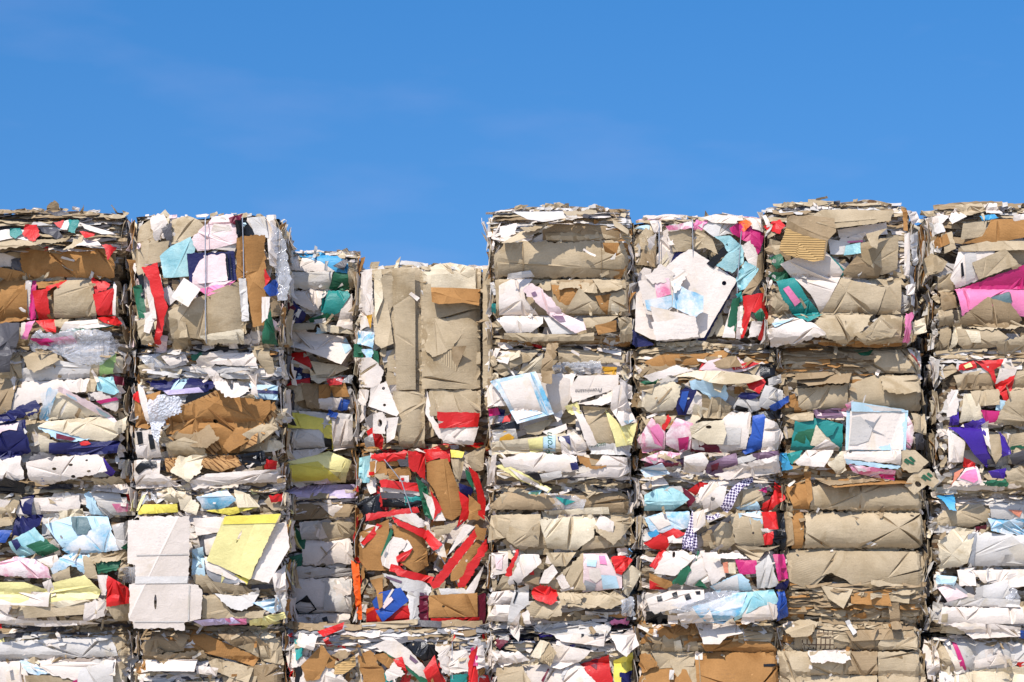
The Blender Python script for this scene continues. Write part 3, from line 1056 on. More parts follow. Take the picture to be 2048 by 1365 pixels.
# ------------------------------------------------------------------ first stack from the left
c11 = make_bale('c1a', -30, 241, 424, 692, 0.0, 1.5,
 'bale topping the leftmost stack, brown rolls and bright red flaps under ragged dark layers', 'CTKWOCT', '''
D x 25,520 45,517 46,548 22,546
K c30 44,505 100,494 215,500 232,530 230,557 180,556 120,554 60,558 46,542
R f 55,500 110,496 60,518
K f 0,536 46,545 72,560 -20,572 -20,540
K c30 -25,567 60,561 58,641 -25,652
W f4 57,565 68,563 62,640 52,641
M f4 68,563 78,565 75,641 61,642
K f 75,565 132,560 136,574 80,580
C c20 113,585 137,562 188,560 197,633 150,637 112,637
R r10 70,585 99,580 103,638 80,641
R d25 96,577 135,561 136,570 120,580 116,574 100,588
R r8 185,560 222,570 215,585 195,590
R r14 190,592 231,580 230,632 200,634
W l20 230,565 237,575 235,635 229,632
W f 48,650 75,643 58,682 46,680
P f3 60,648 76,644 60,682 50,681
R d20 77,645 113,640 118,656 121,670 100,667
C d10 113,642 145,640 140,655 118,657
W c12 138,648 200,642 232,656 125,670
G f3 130,668 225,652 242,656 180,664
C d20 200,640 216,637 227,653 204,650
R d30 200,639 235,635 248,650 241,656 217,651
M x 75,684 150,676 160,690 90,696
W d70 0,470 20,466 60,466 88,480 70,490 40,485 -10,496
C d150 -20,482 25,472 70,488 120,485 150,480 142,492 112,495 70,500 40,505 -20,520
C d130 142,512 160,482 175,475 173,496
W d100 164,502 175,485 205,490 217,502
R d40 62,458 85,456 91,478 78,495 60,480
E d30 33,466 52,464 57,476 45,487 34,481
D x40 90,462 125,465 137,482 132,491 110,478 95,472
R d25 116,452 136,447 133,466 122,458
W d25 133,448 149,447 145,469 131,466
E d25 146,447 167,448 161,475 147,471
W d40 168,452 192,460 236,474 244,479 215,478 180,466
R d40 169,470 201,475 198,481 182,485
R d25 213,497 241,500 228,529
D f 100,428 130,426 150,436 120,440
T u30 98,432 104,420 118,408 124,413 128,428 115,434
''', h=[560, 641], layers=[(-20, 246, 426, 512, 'CTDOWDTC', 80)], dome=10, fr=60)

c12 = make_bale('c1b', -30, 245, 700, 970, 0.0, 1.5,
 'second bale of the leftmost stack, with an open white box tray and navy cartons', 'CTWOIW', '''
C d20 -20,705 40,700 46,755 -20,770
T c20 -20,765 38,760 26,820 -20,840
O f 45,738 120,722 186,735 183,757 44,763
W f 44,764 183,758 176,785 142,788 100,802 60,822 15,832
C d60 42,706 110,700 125,722 75,748 58,734
C f8 185,740 201,738 194,785 175,788
g f8 204,725 236,708 231,750 202,754
A f8 197,756 229,755 241,786 232,792 198,783
m x 230,752 246,755 248,771 234,772
W f4 178,790 205,785 240,806 235,830
=M f 196,804 236,796 240,802 205,810
O f4 85,790 115,780 160,820 100,842
I f10 100,841 115,800 126,784 206,831 150,838
U u70 108,779 126,783 101,843 82,838
S u80 122,784 128,777 190,808 229,834 241,848 235,851 204,833
=L f 140,790 160,799 163,806 146,797
=L f 198,818 224,834 222,840 204,830
I c40 100,846 150,839 205,833 235,848 259,832 256,860 226,886 180,881 130,866 84,856
L d20 84,857 100,854 190,880 160,886 120,881
=m f 121,869 158,879 151,884 121,880
I f4 85,870 120,885 105,909 86,911
N d24 107,888 245,884 241,908 180,913 106,909
=R f 165,888 172,884 182,884 188,890 178,893 168,893
N d14 -20,852 58,842 69,905 15,923 -20,905
=S f 2,856 46,848 43,864 28,862 14,866 3,876
N d34 -20,846 80,803 90,816 83,830 -5,852
I f8 60,828 82,822 82,838 66,844
D x 70,905 120,908 110,930 64,925
W c40 62,926 125,914 200,911 216,920 226,945 90,972 68,962 @118,940,4.5,3,0 @150,932,4.5,2.6,0 @155,955,4.5,3.2,0 @188,945,4.5,2.6,0 @182,923,3,2,0
V x20 215,917 226,930 238,945 229,956 217,946
B c20 64,936 84,937 96,965 68,961
W d20 -20,928 50,914 58,960 30,966 -20,978
X x20 -20,970 25,958 62,970 50,986 -20,988
C f 190,960 245,955 250,968 195,972
''', h=[758, 838, 911], layers=[(-20, 250, 694, 708, 'CTDW', 30)])

c13 = make_bale('c1c', -30, 258, 974, 1250, 0.02, 1.5,
 'third bale of the leftmost stack, aqua splash print and crumpled red flap', 'CWOICW', '''
C c10 -20,1020 45,985 26,1050 -20,1056
N x 35,1000 70,988 66,1030 92,1030 85,1050 50,1071 24,1076 30,1045
B c14 -20,1060 28,1061 15,1086 -20,1088
O c20 184,985 236,985 266,1020 268,1031 208,1033
=J f 225,1008 256,1008 264,1022 235,1026
L f 165,988 186,985 206,1031 184,1031 175,1010
W d20 188,971 250,967 263,980 255,988 190,982
R f 250,985 264,982 262,1000 256,1002
L f 95,1050 140,1034 215,1032 226,1060 130,1096
U f8 131,1100 155,1080 215,1044 246,1100 150,1113
x f6 145,1034 176,1035 185,1055 176,1070 160,1069 150,1056
A c14 25,1085 75,1055 96,1080 85,1105 45,1118 30,1100
=N f 30,1082 42,1078 50,1092 40,1102
G x 60,1092 96,1078 125,1100 90,1114
O u20 229,1055 266,1038 273,1060 245,1101 237,1090
W f10 262,1040 286,1042 284,1062 260,1056
G f 246,1096 271,1075 267,1106
J c26 -20,1130 40,1114 75,1119 106,1135 111,1156 60,1156 -20,1146
W f 80,1120 120,1109 126,1120 110,1136
U f 109,1136 135,1109 186,1110 176,1150 150,1130 115,1151
C c10 112,1150 148,1134 150,1158 118,1164
G x14 199,1125 249,1119 241,1141 204,1148
C f8 174,1112 191,1115 206,1158 179,1156
C d26 187,1107 263,1104 263,1121 194,1124
C x20 250,1120 266,1114 256,1162 244,1156
f x20 252,1136 278,1134 276,1168 255,1166
y c24 4,1164 60,1164 105,1180 116,1165 180,1150 213,1180 206,1196 150,1201 100,1216 4,1206
W d26 14,1180 110,1185 108,1213 4,1208
W x 95,1165 112,1158 122,1190 104,1198
C f4 55,1214 186,1199 206,1226 60,1236
I c10 110,1205 160,1195 190,1200 130,1216
W f 180,1206 221,1195 219,1230 174,1246
W f 205,1150 226,1150 222,1190 212,1190
C d26 222,1213 272,1205 270,1241 238,1241
R x34 224,1150 250,1164 270,1180 271,1205 222,1214
W d26 4,1224 60,1240 175,1240 211,1246 100,1253 8,1246
R f -5,1236 8,1238 12,1256 -5,1258
''', h=[1031, 1112, 1186], layers=[(-20, 262, 968, 985, 'CDWT', 34)])

c14 = make_bale('c1d', -30, 254, 1256, 1530, 0.0, 1.5,
 'lowest bale of the leftmost stack, a long pale grey roll over white sheets', 'CWOIT', '''
O c30 5,1284 225,1270 240,1312 0,1322 -20,1310
C x20 224,1274 256,1276 262,1310 238,1311
y f -20,1290 10,1276 12,1284 -20,1302
W c10 -20,1325 45,1322 70,1365 60,1440 -20,1440
U f4 40,1322 70,1318 110,1345 80,1350 60,1345
W f8 70,1320 235,1316 236,1350 200,1345 160,1362 145,1358 110,1350
C f 55,1350 110,1350 150,1362 130,1400 60,1400
O f10 165,1340 195,1318 232,1320 230,1420 150,1420
M f 150,1362 168,1354 172,1390 150,1390
''', h=[1319, 1390, 1460], layers=[(-20, 258, 1254, 1278, 'CTCOD', 40)], n=50)

# ------------------------------------------------------------------ second stack
c21 = make_bale('c2a', 267, 556, 432, 692, 0.0, .75,
 'upended bale topping the second stack, with a speckled aqua sheet beside a framed print', 'CWOTSWI', '''
C v30 260,500 280,452 302,438 322,470 302,520 286,560 268,540
T l20 282,470 302,458 291,540 278,556
C v20 344,440 375,431 400,442 412,460 370,486 344,490
W x34 300,430 326,426 336,445 331,480 312,483 304,460
D x24 324,455 346,450 346,480 334,486
C v14 299,490 341,484 331,525 299,531
A f12 322,515 345,495 385,477 394,500 381,556 331,559
S c20 383,482 415,450 430,434 466,427 481,460 476,490 430,502 398,506
W f12 425,465 431,451 462,454 476,490 472,506 428,501
m x 460,440 486,427 481,456 464,450
X f14 474,446 494,443 520,478 490,484 476,472
L f2 478,449 492,446 515,476 490,480 479,470
O f4 499,440 531,434 540,480 514,476
W x10 530,428 549,426 556,500 556,541 544,536 534,452
N p2 378,512 471,506 477,564 384,572
S p6 388,517 454,513 460,566 390,573
=X f 456,513 459,513 463,562 460,562
=X f 463,512 465,512 469,562 467,562
S c10 386,573 470,566 440,582 420,590 390,584
K v30 477,480 533,474 534,560 531,655 511,659 500,600 476,560
P d12 400,582 476,566 450,586 420,597
C c24 343,628 400,600 480,566 500,580 496,671 415,681 350,681
C x20 345,640 378,650 384,680 350,682
O v16 480,561 496,561 502,645 488,647
I f10 405,676 492,662 492,690 420,692
R r20 289,540 321,530 331,580 341,620 331,660 325,691 312,691 320,640 305,571
W f14 299,570 313,600 322,645 310,641 301,602
G v16 269,577 289,574 301,641 285,641
X f 281,556 292,552 296,600 289,600
C f6 279,645 301,640 316,691 284,691
W v20 292,632 310,628 318,640 306,672 294,668
R f 533,540 546,564 535,581
B x16 532,583 556,560 560,590 545,599
W f6 529,600 546,600 541,642 529,652
G v10 529,670 546,620 556,691 529,691
W d66 375,562 409,585 387,623 353,602
''', v=[415, 490], n=80, dome=6, fr=64, wires=[([(415, 436), (417, 690)], True, .16), ([(489, 440), (491, 560)], True, .15)])

c22 = make_bale('c2b', 272, 558, 695, 972, 0.0, .75,
 'second bale of the second stack, wrapped round a big crumpled brown kraft bag', 'CWOKTDI', '''
f x30 277,714 320,706 346,735 308,747
W c20 325,715 370,707 381,726 344,736
W x26 399,722 440,704 511,708 517,735 440,732 394,736
C u30 504,694 536,688 551,741 541,757 510,711
O c12 384,730 456,735 521,741 398,752
G f 385,712 408,705 404,720 388,724
N c20 293,765 380,757 441,765 412,786 329,786
=L f 354,762 380,758 368,780 344,783
=l f 330,784 344,782 368,780 400,776 410,786 340,792
L c16 498,768 556,773 558,802 514,799
=N f 513,781 557,783 557,790 512,787
K c20 272,800 325,784 321,841 300,861 274,856
W f10 279,770 290,774 311,841 300,851 284,801
R x 269,790 281,784 286,809 269,801
X f 380,790 440,785 400,812 375,818
K x40 333,836 360,818 436,784 500,800 546,805 550,821 511,871 480,906 440,911 400,881 338,871 @433,844,5,4,20
Z f4 360,818 436,784 440,800 418,810 424,840 400,852 370,852
Z f6 392,860 420,872 446,900 430,912 396,885
T x24 348,876 378,846 420,850 446,880 420,900 390,896
Z f4 340,876 395,880 436,912 380,905
K d26 480,850 552,806 556,818 500,886 462,908 448,896
Z x 494,872 522,848 520,890 482,906
Z v14 528,846 550,826 558,832 534,872 526,868
C x14 490,872 551,836 560,861 520,891
W f10 277,865 321,862 329,916 279,919
=X f 281,868 292,866 294,890 284,892
=X f 304,872 314,872 318,900 308,902
W f 270,922 326,920 326,956 269,956
=X f 272,940 290,924 318,924 320,936 296,940 282,950
C c20 338,890 375,877 411,890 419,913 343,916
Z c14 334,918 366,916 362,948 340,946
Z c20 412,914 482,912 502,930 445,946 408,936
X x26 478,914 532,904 542,930 500,941
W x20 491,926 516,929 502,942
R x14 539,920 558,924 556,941 534,941
I d44 362,914 419,912 406,950 385,967 350,946
W d34 384,966 420,950 558,941 557,966 440,971 394,982
W d20 274,954 330,950 371,974 274,979
W x14 500,752 512,756 525,751 519,774 523,800 508,792 510,776
W d100 414,742 431,741 456,765 474,786 474,770 506,780 511,791 486,801 462,801 445,786 434,770
''', h=[763, 846, 919], layers=[(268, 556, 690, 720, 'KTCODW', 36), (300, 556, 736, 762, 'CWODT', 30)], fr=60)

c23 = make_bale('c2c', 275, 564, 978, 1254, 0.0, .75,
 'third bale of the second stack, with a pale yellow slotted box lid', 'CWOyIW', '''
f f 281,978 310,970 312,1000 283,1008
I x20 310,980 345,974 371,1000 340,1013
Y d30 279,1026 290,1010 358,1009 359,1025 279,1030
I d40 354,974 379,966 386,1000 401,1010 396,1031 364,1021
W d30 366,1004 392,1000 398,1024 374,1034
U c24 394,995 450,977 476,1000 440,1023 409,1019
Y d20 414,1022 500,1011 520,1015 460,1031
I d20 469,980 500,989 522,1015 479,1016
R x16 539,992 570,986 566,1004 544,1006
W f8 389,1037 451,1034 441,1065 396,1073
N f 450,1032 456,1032 455,1038 450,1038
D f 400,1072 440,1068 432,1110 410,1118
W f6 412,1080 440,1072 430,1118 416,1110
L f4 389,1100 411,1094 416,1151 389,1153
C f 390,1150 430,1145 520,1185 500,1200 430,1200 392,1160
a f6 415,1130 470,1150 490,1165 440,1170 420,1150
W f10 412,1112 440,1125 500,1168 470,1160 420,1140
W p8 553,1050 576,1044 582,1096 541,1167 506,1157
y p14 455,1034 566,1029 556,1050 504,1159 419,1121 @484,1074,2.2,14,24
=Y f 456,1034 566,1029 557,1047 452,1050
Y d14 474,1150 504,1156 498,1170
C d14 411,1190 441,1189 470,1225 536,1220 531,1236 411,1236
C f 415,1160 490,1172 500,1190 430,1190
O d50 434,1187 478,1192 525,1180 511,1211 490,1221 460,1211
l c12 394,1240 470,1234 487,1246 410,1252
P f 455,1236 500,1236 498,1248 462,1250
U x16 509,1205 560,1194 567,1216 550,1226
y x20 504,1240 570,1224 576,1236 530,1251 504,1251
W x20 548,1150 572,1130 577,1200 558,1202
O x14 552,1190 575,1185 572,1225 556,1222
''', h=[1031, 1112, 1188], layers=[(268, 560, 958, 990, 'WOCDWT', 40), (400, 560, 1180, 1250, 'CWTD', 26)], fr=60)

c24 = make_bale('c2d', 280, 562, 1260, 1530, 0.0, .75,
 'lowest bale of the second stack, creased brown board over a fan of white sheets', 'CTKWOT', '''
T x26 283,1292 320,1264 381,1270 371,1301 300,1312
T c20 283,1318 300,1290 330,1300 320,1325
K d30 369,1275 410,1267 521,1315 511,1332 400,1302
T x20 440,1268 500,1262 540,1290 480,1300
I f 496,1258 548,1252 552,1276 520,1280
C x26 479,1292 560,1274 570,1330 530,1322
T d20 309,1310 411,1300 419,1316 320,1324
C d26 412,1310 511,1335 501,1366 430,1342
T u24 500,1330 568,1325 560,1400 490,1400
C c20 465,1335 520,1345 500,1420 440,1420
W d30 293,1320 400,1317 396,1341 298,1341
W c16 394,1330 441,1335 436,1351 398,1346
W x20 300,1365 420,1362 430,1420 300,1430
''', h=[1318, 1400], layers=[(276, 560, 1256, 1280, 'KTCT', 40), (285, 440, 1336, 1380, 'WOCDW', 30)], n=50)

# ------------------------------------------------------------------ third stack, set back
c31 = make_bale('c3a', 436, 712, 505, 682, 0.80, 1.5,
 'low bale topping the set back third stack, with a teal leaf shaped carton', 'WOWCOI', '''
W c20 572,505 600,509 640,524 671,545 660,549 580,541 560,526
b c30 584,507 612,502 645,506 690,521 708,546 694,557 664,541 622,521
O c20 560,547 668,545 661,579 560,580
G c20 659,579 670,548 706,544 701,581
W c16 560,581 652,580 645,611 630,629 600,612 560,602
E c24 649,580 699,584 701,596 681,626 660,637 643,626
N f10 560,606 568,584 614,630 610,643 595,651 560,622
=m f 570,598 595,620 586,630 566,608
G x 619,641 655,629 671,641 620,647
W f8 690,600 706,589 706,661 674,656
C d20 562,650 636,648 631,663 562,664
I d14 640,650 686,655 711,670 645,666
C u24 698,530 716,528 714,571 700,581
D x 668,536 690,522 698,528 690,545
''', h=[580, 645], layers=[(440, 712, 503, 520, 'WCWOD', 30)], dome=4, fr=50)

c32 = make_bale('c3b', 436, 710, 686, 968, 0.80, 1.5,
 'middle bale of the set back third stack, half shaded, with yellow cartons', 'WOCWIT', '''
R c20 566,710 612,704 626,730 620,746 566,722
=W f 566,721 590,722 622,738 620,744
N c16 566,728 590,724 623,740 621,771 566,769
L f 566,752 590,742 612,756 575,768
R f4 566,766 622,757 621,771 566,774
C c10 566,772 605,769 613,801 570,811
T c14 604,768 641,770 641,821 615,816
K c14 639,772 666,769 661,801 640,799
K x16 661,770 691,764 701,796 669,796
W c20 639,800 686,798 684,823 640,819
=B f 684,801 686,799 684,822 676,822
B f 684,800 701,802 696,821 682,823
I d30 622,740 641,758 691,750 640,770 624,763
I d34 622,724 690,735 701,740 660,756 636,758
f x20 664,755 709,749 706,771 680,766
R f 655,760 690,756 686,772 660,774
O f 576,822 706,830 710,896 580,900
Y c24 580,827 666,829 669,901 655,901 650,871 640,861 580,859
O c20 580,861 646,860 653,896 580,899
X f6 651,878 667,880 666,901 652,899
W c20 666,834 706,844 709,896 669,904
W d16 566,905 660,897 640,911 570,932
y c30 566,930 660,904 706,924 691,966 590,967 566,946
=Y f 568,936 640,925 684,962 595,964
S f8 622,956 632,944 648,946 658,960 664,968 630,970
W d20 580,966 661,960 601,977
W d60 572,664 600,664 691,675 706,700 686,734 655,721 600,701 566,693
=L f 692,676 705,700 694,712 684,690
L f 636,655 656,668 633,672
B x 660,822 680,830 676,842 656,832
''', h=[752, 825, 898], layers=[(440, 710, 684, 702, 'WCWO', 30)], fr=50)

c33 = make_bale('c3c', 436, 710, 972, 1262, 0.80, 1.5,
 'lowest bale of the set back third stack, plain white carton sides', 'WOWWO', '''
l c24 566,986 590,972 712,968 714,996 575,1002
T c20 566,1010 640,1006 710,1010 700,1034 580,1042
W x20 638,1008 691,1004 692,1031 680,1047
C c20 646,1045 711,1044 709,1077 644,1092
O c24 600,1046 640,1042 650,1078 604,1080
W d20 609,1043 641,1042 656,1076 640,1080
W c30 606,1082 700,1078 711,1126 608,1131
O d14 596,1132 711,1139 707,1153 596,1157
G f 566,1036 582,1040 612,1082 610,1112 596,1090
G c10 575,1116 606,1108 606,1130 585,1140
W f 575,1160 702,1154 712,1205 700,1226 575,1226
=X f 600,1203 616,1190 627,1206
=X f 588,1210 603,1200 604,1202 591,1211 599,1225 597,1226
=X f 626,1205 636,1219 620,1227 619,1225 632,1218 624,1206
O d16 654,1155 701,1159 706,1226 649,1221
W d12 670,1170 706,1166 704,1190 672,1196
W c12 583,1230 701,1225 702,1252 583,1252
=X f 646,1236 656,1232 660,1244 652,1246
C f 610,1248 650,1240 655,1256 620,1262
''', h=[1080, 1156, 1228], layers=[(440, 710, 998, 1034, 'TCWTDW', 40)], fr=50)

# ------------------------------------------------------------------ fourth stack: two upended bales on a long one
c41 = make_bale('c4a', 719, 990, 534, 894, 0.45, 1.3,
 'tall upended bale of plain grey cardboard panels standing over the bale of red boxes', 'CCWOCI', '''
C f 742,540 832,534 850,545 850,892 776,878 770,790 776,715 790,700
C f6 845,545 962,533 962,780 845,780
I c20 845,545 870,530 900,525 951,533 953,582 845,582
I f8 862,552 950,548 952,582 862,582
W x20 722,545 746,540 746,600 735,641 718,641
W v14 720,590 746,590 751,651 720,661
C l16 745,620 774,590 789,690 764,700 752,690
C u26 762,560 784,545 792,600 776,640
C f8 785,545 831,540 832,781 794,783 792,700
I f4 748,545 764,542 768,600 752,640
q f 734,634 746,631 743,661
G x 708,690 724,688 728,718 708,716
U d30 716,662 750,668 748,700 716,690
G f 746,702 758,706 760,735 750,730
U d16 724,702 748,700 742,730
C f8 966,540 988,535 988,781 966,781
C d20 843,595 960,590 961,781 845,781
C d34 846,640 942,640 926,672 906,698 886,713 866,719 851,702
H f20 866,722 905,702 928,698 914,746 870,752 874,738
T l60 905,698 934,697 912,747 899,752 906,722
C c10 788,786 850,785 851,896 800,896
C c10 857,782 962,783 962,836 864,836
H f4 850,800 872,790 880,834 856,832
K d64 863,580 961,582 959,618 926,612 880,616 866,611
W f12 720,720 745,719 771,745 761,781 719,776
H f 722,724 744,722 766,748 756,776 722,772
W f20 775,768 801,830 796,837 740,816 745,780 @770,781,3.2,3.2,0 @772,814,3.2,2.8,0
W x20 720,780 742,785 735,815 718,812
R f16 736,865 756,854 771,880 766,902 744,891
W f34 750,834 769,828 777,842 774,872 749,870 @763,850,5,7.5,0
W d20 776,840 800,838 792,880 776,890
W l12 856,786 869,840 886,861 931,896 880,880 853,832
W d16 878,846 958,856 947,893 888,889
R f8 876,828 961,829 956,857 880,861
O x 730,880 748,870 752,895 732,896
''', v=[845, 961], n=60, layers=[(735, 850, 531, 545, 'CWO', 22), (955, 985, 533, 545, 'WC', 20)], dome=4, fr=54)

c42 = make_bale('c4b', 719, 986, 897, 1250, 0.45, 1.3,
 'upended bale of flattened brown boxes with bright red and white edges', 'KKRWCRT', '''
A v14 717,915 741,912 739,966 717,966
K f10 740,925 771,919 776,951 742,956
K f10 774,940 821,934 823,961 780,959
C f6 748,950 770,948 800,968 770,972
W f8 800,953 819,952 819,966 799,966
=R f 803,957 809,957 809,962 803,962
R c14 744,910 816,904 811,921 771,926 742,918
D f6 795,920 826,914 826,936 802,934
K v26 853,925 896,919 911,960 926,1000 921,1031 905,1042 890,1036 869,980 853,960
R d16 848,900 901,896 901,925 890,932 880,917 853,926
R f8 817,905 851,904 851,962 819,936
W f6 762,975 846,985 846,992 762,986
D f6 762,985 846,991 846,999 765,998
X c20 766,1000 846,997 846,1017 766,1015
E c16 811,994 849,994 846,1012 811,1012
R d16 758,960 846,969 846,986 764,976
X x26 713,1006 760,988 767,1030 728,1032
R c12 734,1030 836,1014 841,1026 770,1036 734,1044
G v10 833,955 855,975 867,1041 850,1031
W f8 846,985 871,1000 893,1042 868,1043
R f8 860,978 886,1020 866,1048 872,1020
C c20 863,1057 911,1046 927,1040 900,1067 874,1075
C x20 903,920 931,919 921,966 909,951
C x20 928,915 971,889 967,941 949,946
Y f 902,902 930,906 926,918 904,918
G f 930,938 942,950 950,985 934,960
N x 918,968 948,978 940,1000 922,990
R r20 918,984 941,1000 946,1031 914,1057 925,1020
R r26 938,935 956,950 972,1000 970,1041 957,1031 955,990
K f8 938,990 961,1010 956,1042 938,1042
K f10 722,1066 781,1040 782,1141 738,1141 720,1120
W f8 738,1050 763,1054 729,1097 720,1081
R r20 758,1048 768,1052 752,1075 732,1092 724,1086 744,1066
K v20 788,1050 851,1074 859,1131 835,1147 798,1121
G f6 765,1112 785,1058 790,1064 774,1112
W f16 766,1116 778,1092 791,1074 806,1077 817,1084 812,1098 801,1106 800,1128 801,1146 782,1138 768,1131
=a f 772,1112 776,1104 780,1106 775,1116
W d14 806,1082 818,1080 828,1096 816,1106 806,1100
R f12 796,1114 806,1107 820,1102 829,1096 822,1110 812,1122 798,1126
R f10 786,1128 802,1132 812,1140 806,1148 782,1142
R d20 788,1134 871,1154 863,1167 798,1151
O f10 768,1146 851,1164 866,1175 856,1197 800,1176
=v f 776,1151 808,1162 806,1166 778,1156
=v f 826,1182 856,1186 854,1190 828,1187
W f10 784,1032 831,1029 861,1050 840,1057
R d20 788,1036 861,1064 887,1090 870,1102 848,1076 798,1051
W f10 874,1090 890,1089 896,1116 878,1111
K v30 903,1147 955,1078 972,1090 931,1156 905,1162 @935,1122,2.6,2.6,0
W f20 896,1112 930,1050 952,1054 902,1107
R r34 863,1167 950,1059 956,1075 882,1174 869,1177
K f8 950,1052 974,1058 970,1082 952,1080
W f10 933,1181 969,1130 963,1151 946,1197
R l34 916,1167 974,1074 977,1100 931,1177 918,1174
O f 880,1176 930,1176 940,1186 885,1190
T x 745,1155 772,1148 782,1170 752,1180
R f 738,1226 760,1214 832,1208 832,1248 738,1248
B v24 750,1202 765,1184 806,1174 822,1200 771,1242 756,1219
=W f 790,1176 794,1178 776,1206 772,1206
=S f 782,1196 788,1192 792,1198 774,1216 770,1212
Q f 738,1216 762,1210 766,1246 738,1248
K d20 746,1160 771,1154 771,1211 764,1217 758,1180
O v12 818,1180 841,1184 841,1248 825,1248
m f 842,1190 860,1190 860,1248 842,1248
K c20 861,1190 956,1184 957,1231 861,1233 @890,1211,3,2.4,0
R f14 865,1234 961,1232 959,1252 867,1252
m f 957,1190 972,1186 972,1246 958,1246
Q v16 708,1120 724,1128 731,1236 721,1238 711,1152
''', v=[852], n=70, layers=[(730, 985, 893, 906, 'KCRT', 20)], fr=40,
 wires=[([(772, 922), (806, 965), (830, 1040), (868, 1092), (906, 1150), (962, 1246)], True, .19)])

c43 = make_bale('c4c', 580, 974, 1262, 1530, 0.0, 2.2,
 'long low bale beneath the bale of red boxes, with a leaf shaped kraft scrap', 'WOCKWRD', '''
R v14 572,1272 585,1264 581,1302 574,1300
E x20 588,1280 613,1274 606,1311 594,1322
W v10 581,1302 601,1290 601,1331 584,1337
W c20 600,1310 660,1330 700,1365 690,1420 600,1420
X f 592,1335 606,1330 608,1400 590,1400
K f20 604,1331 646,1289 663,1310 641,1357 615,1362
T x24 664,1310 691,1299 706,1310 680,1322
F d30 671,1331 711,1310 713,1331 690,1347 671,1347
W x10 640,1340 682,1346 700,1380 640,1390
K v24 716,1311 741,1299 782,1360 792,1420 740,1420
K c14 745,1310 800,1300 830,1330 790,1345
X x30 797,1275 871,1289 877,1311 850,1322 818,1297
G f10 768,1302 820,1335 867,1366 850,1372 798,1322
W r20 748,1290 786,1274 821,1300 872,1356 860,1369 818,1332 768,1302
=v f 822,1308 838,1322 832,1326 820,1316
W x20 773,1341 798,1314 812,1346 780,1362
R x24 788,1318 806,1312 814,1340 800,1336
E f 770,1345 782,1342 788,1366 774,1366
R x26 848,1340 870,1309 887,1366 858,1366
W v14 872,1290 900,1290 905,1350 885,1345
W f14 898,1301 936,1299 937,1341 901,1347
E f10 901,1348 936,1345 931,1420 903,1420
R v20 938,1310 956,1288 957,1420 936,1420
M f6 942,1296 956,1290 956,1330 946,1330
W v14 948,1290 967,1289 972,1331 954,1337
R x30 638,1262 692,1243 688,1258 652,1272
W x 600,1265 640,1270 630,1300 598,1290
''', v=[715, 905], n=120, layers=[(580, 972, 1250, 1302, 'OCTDaOWTa', 40)], fr=70, wires=[([(905, 1284), (906, 1420)], True, .13)])

# ------------------------------------------------------------------ fifth stack
c51 = make_bale('c5a', 986, 1256, 420, 690, 0.0, 1.5,
 'bale topping the fifth stack, an arched cardboard overhang above a smooth thick roll', 'CCTOWI', '''
T c20 1085,462 1130,443 1200,438 1240,466 1240,488 1150,486 1085,484
C c20 1090,470 1150,466 1200,468 1235,478 1150,484 1092,482
C d16 1168,470 1196,466 1198,478 1180,482
C c40 988,512 1012,488 1242,484 1258,520 1252,556 1100,555 990,555
=T f 1044,490 1046,490 1048,552 1046,552
=T f 1201,486 1202,486 1204,552 1203,552
K x26 1204,490 1256,488 1262,520 1241,558 1224,556
C f 990,560 1260,558 1256,631 994,633
K c10 1102,570 1161,573 1162,611 1125,613 1106,590
T f 1112,562 1192,560 1192,578 1120,576
C d24 1079,565 1101,564 1101,583 1084,583
C d24 1118,566 1158,563 1158,580 1116,582
C d20 1156,568 1192,570 1194,590 1160,588
K f6 1189,595 1221,591 1216,630 1204,630
C d16 1219,590 1256,580 1256,633 1214,633
C f14 1158,580 1211,631 1128,630
C d40 1184,560 1241,564 1246,581 1200,590
W c10 998,576 1025,559 1066,559 1048,586 1050,601 1076,632 998,633
O c20 1016,551 1060,544 1069,556 1014,561
W c30 993,642 1010,633 1086,633 1086,651 1060,670 1014,669
O c12 1084,633 1141,640 1166,661 1150,673 1104,673
C f 1164,640 1236,636 1211,653 1170,661
K x14 1188,656 1231,645 1231,666 1194,676
C d20 1008,670 1060,670 1150,676 1186,670 1186,686 1060,687 1008,681
C x20 1234,640 1262,639 1262,681 1238,691
S f16 1045,586 1062,571 1078,580 1122,625 1120,634 1108,640 1070,610
=v f 1062,592 1070,588 1074,596 1066,599
S c18 1092,630 1120,628 1166,652 1171,666 1150,672 1118,652
=v f 1100,634 1124,634 1130,648 1118,650
I f 1222,612 1236,616 1234,634 1220,630
O d110 1024,430 1131,428 1131,447 1085,456 1054,449
C d110 1125,428 1190,425 1192,438 1130,444
W d40 999,461 1034,454 1031,478 1001,486
C d160 1003,502 1040,474 1098,452 1084,470 1052,488 1020,500
C d150 1040,470 1096,450 1086,464 1056,480
C d110 1222,444 1256,470 1251,482 1226,462
C x30 1236,450 1262,480 1258,500 1238,480
E x 984,612 992,614 992,632 983,628
''', h=[556, 633], layers=[(990, 1256, 420, 452, 'OCOCDWOT', 66), (988, 1060, 450, 488, 'CTOWC', 46), (1200, 1258, 446, 488, 'CTOK', 36), (995, 1255, 676, 690, 'CKT', 30)], dome=12, fr=90)

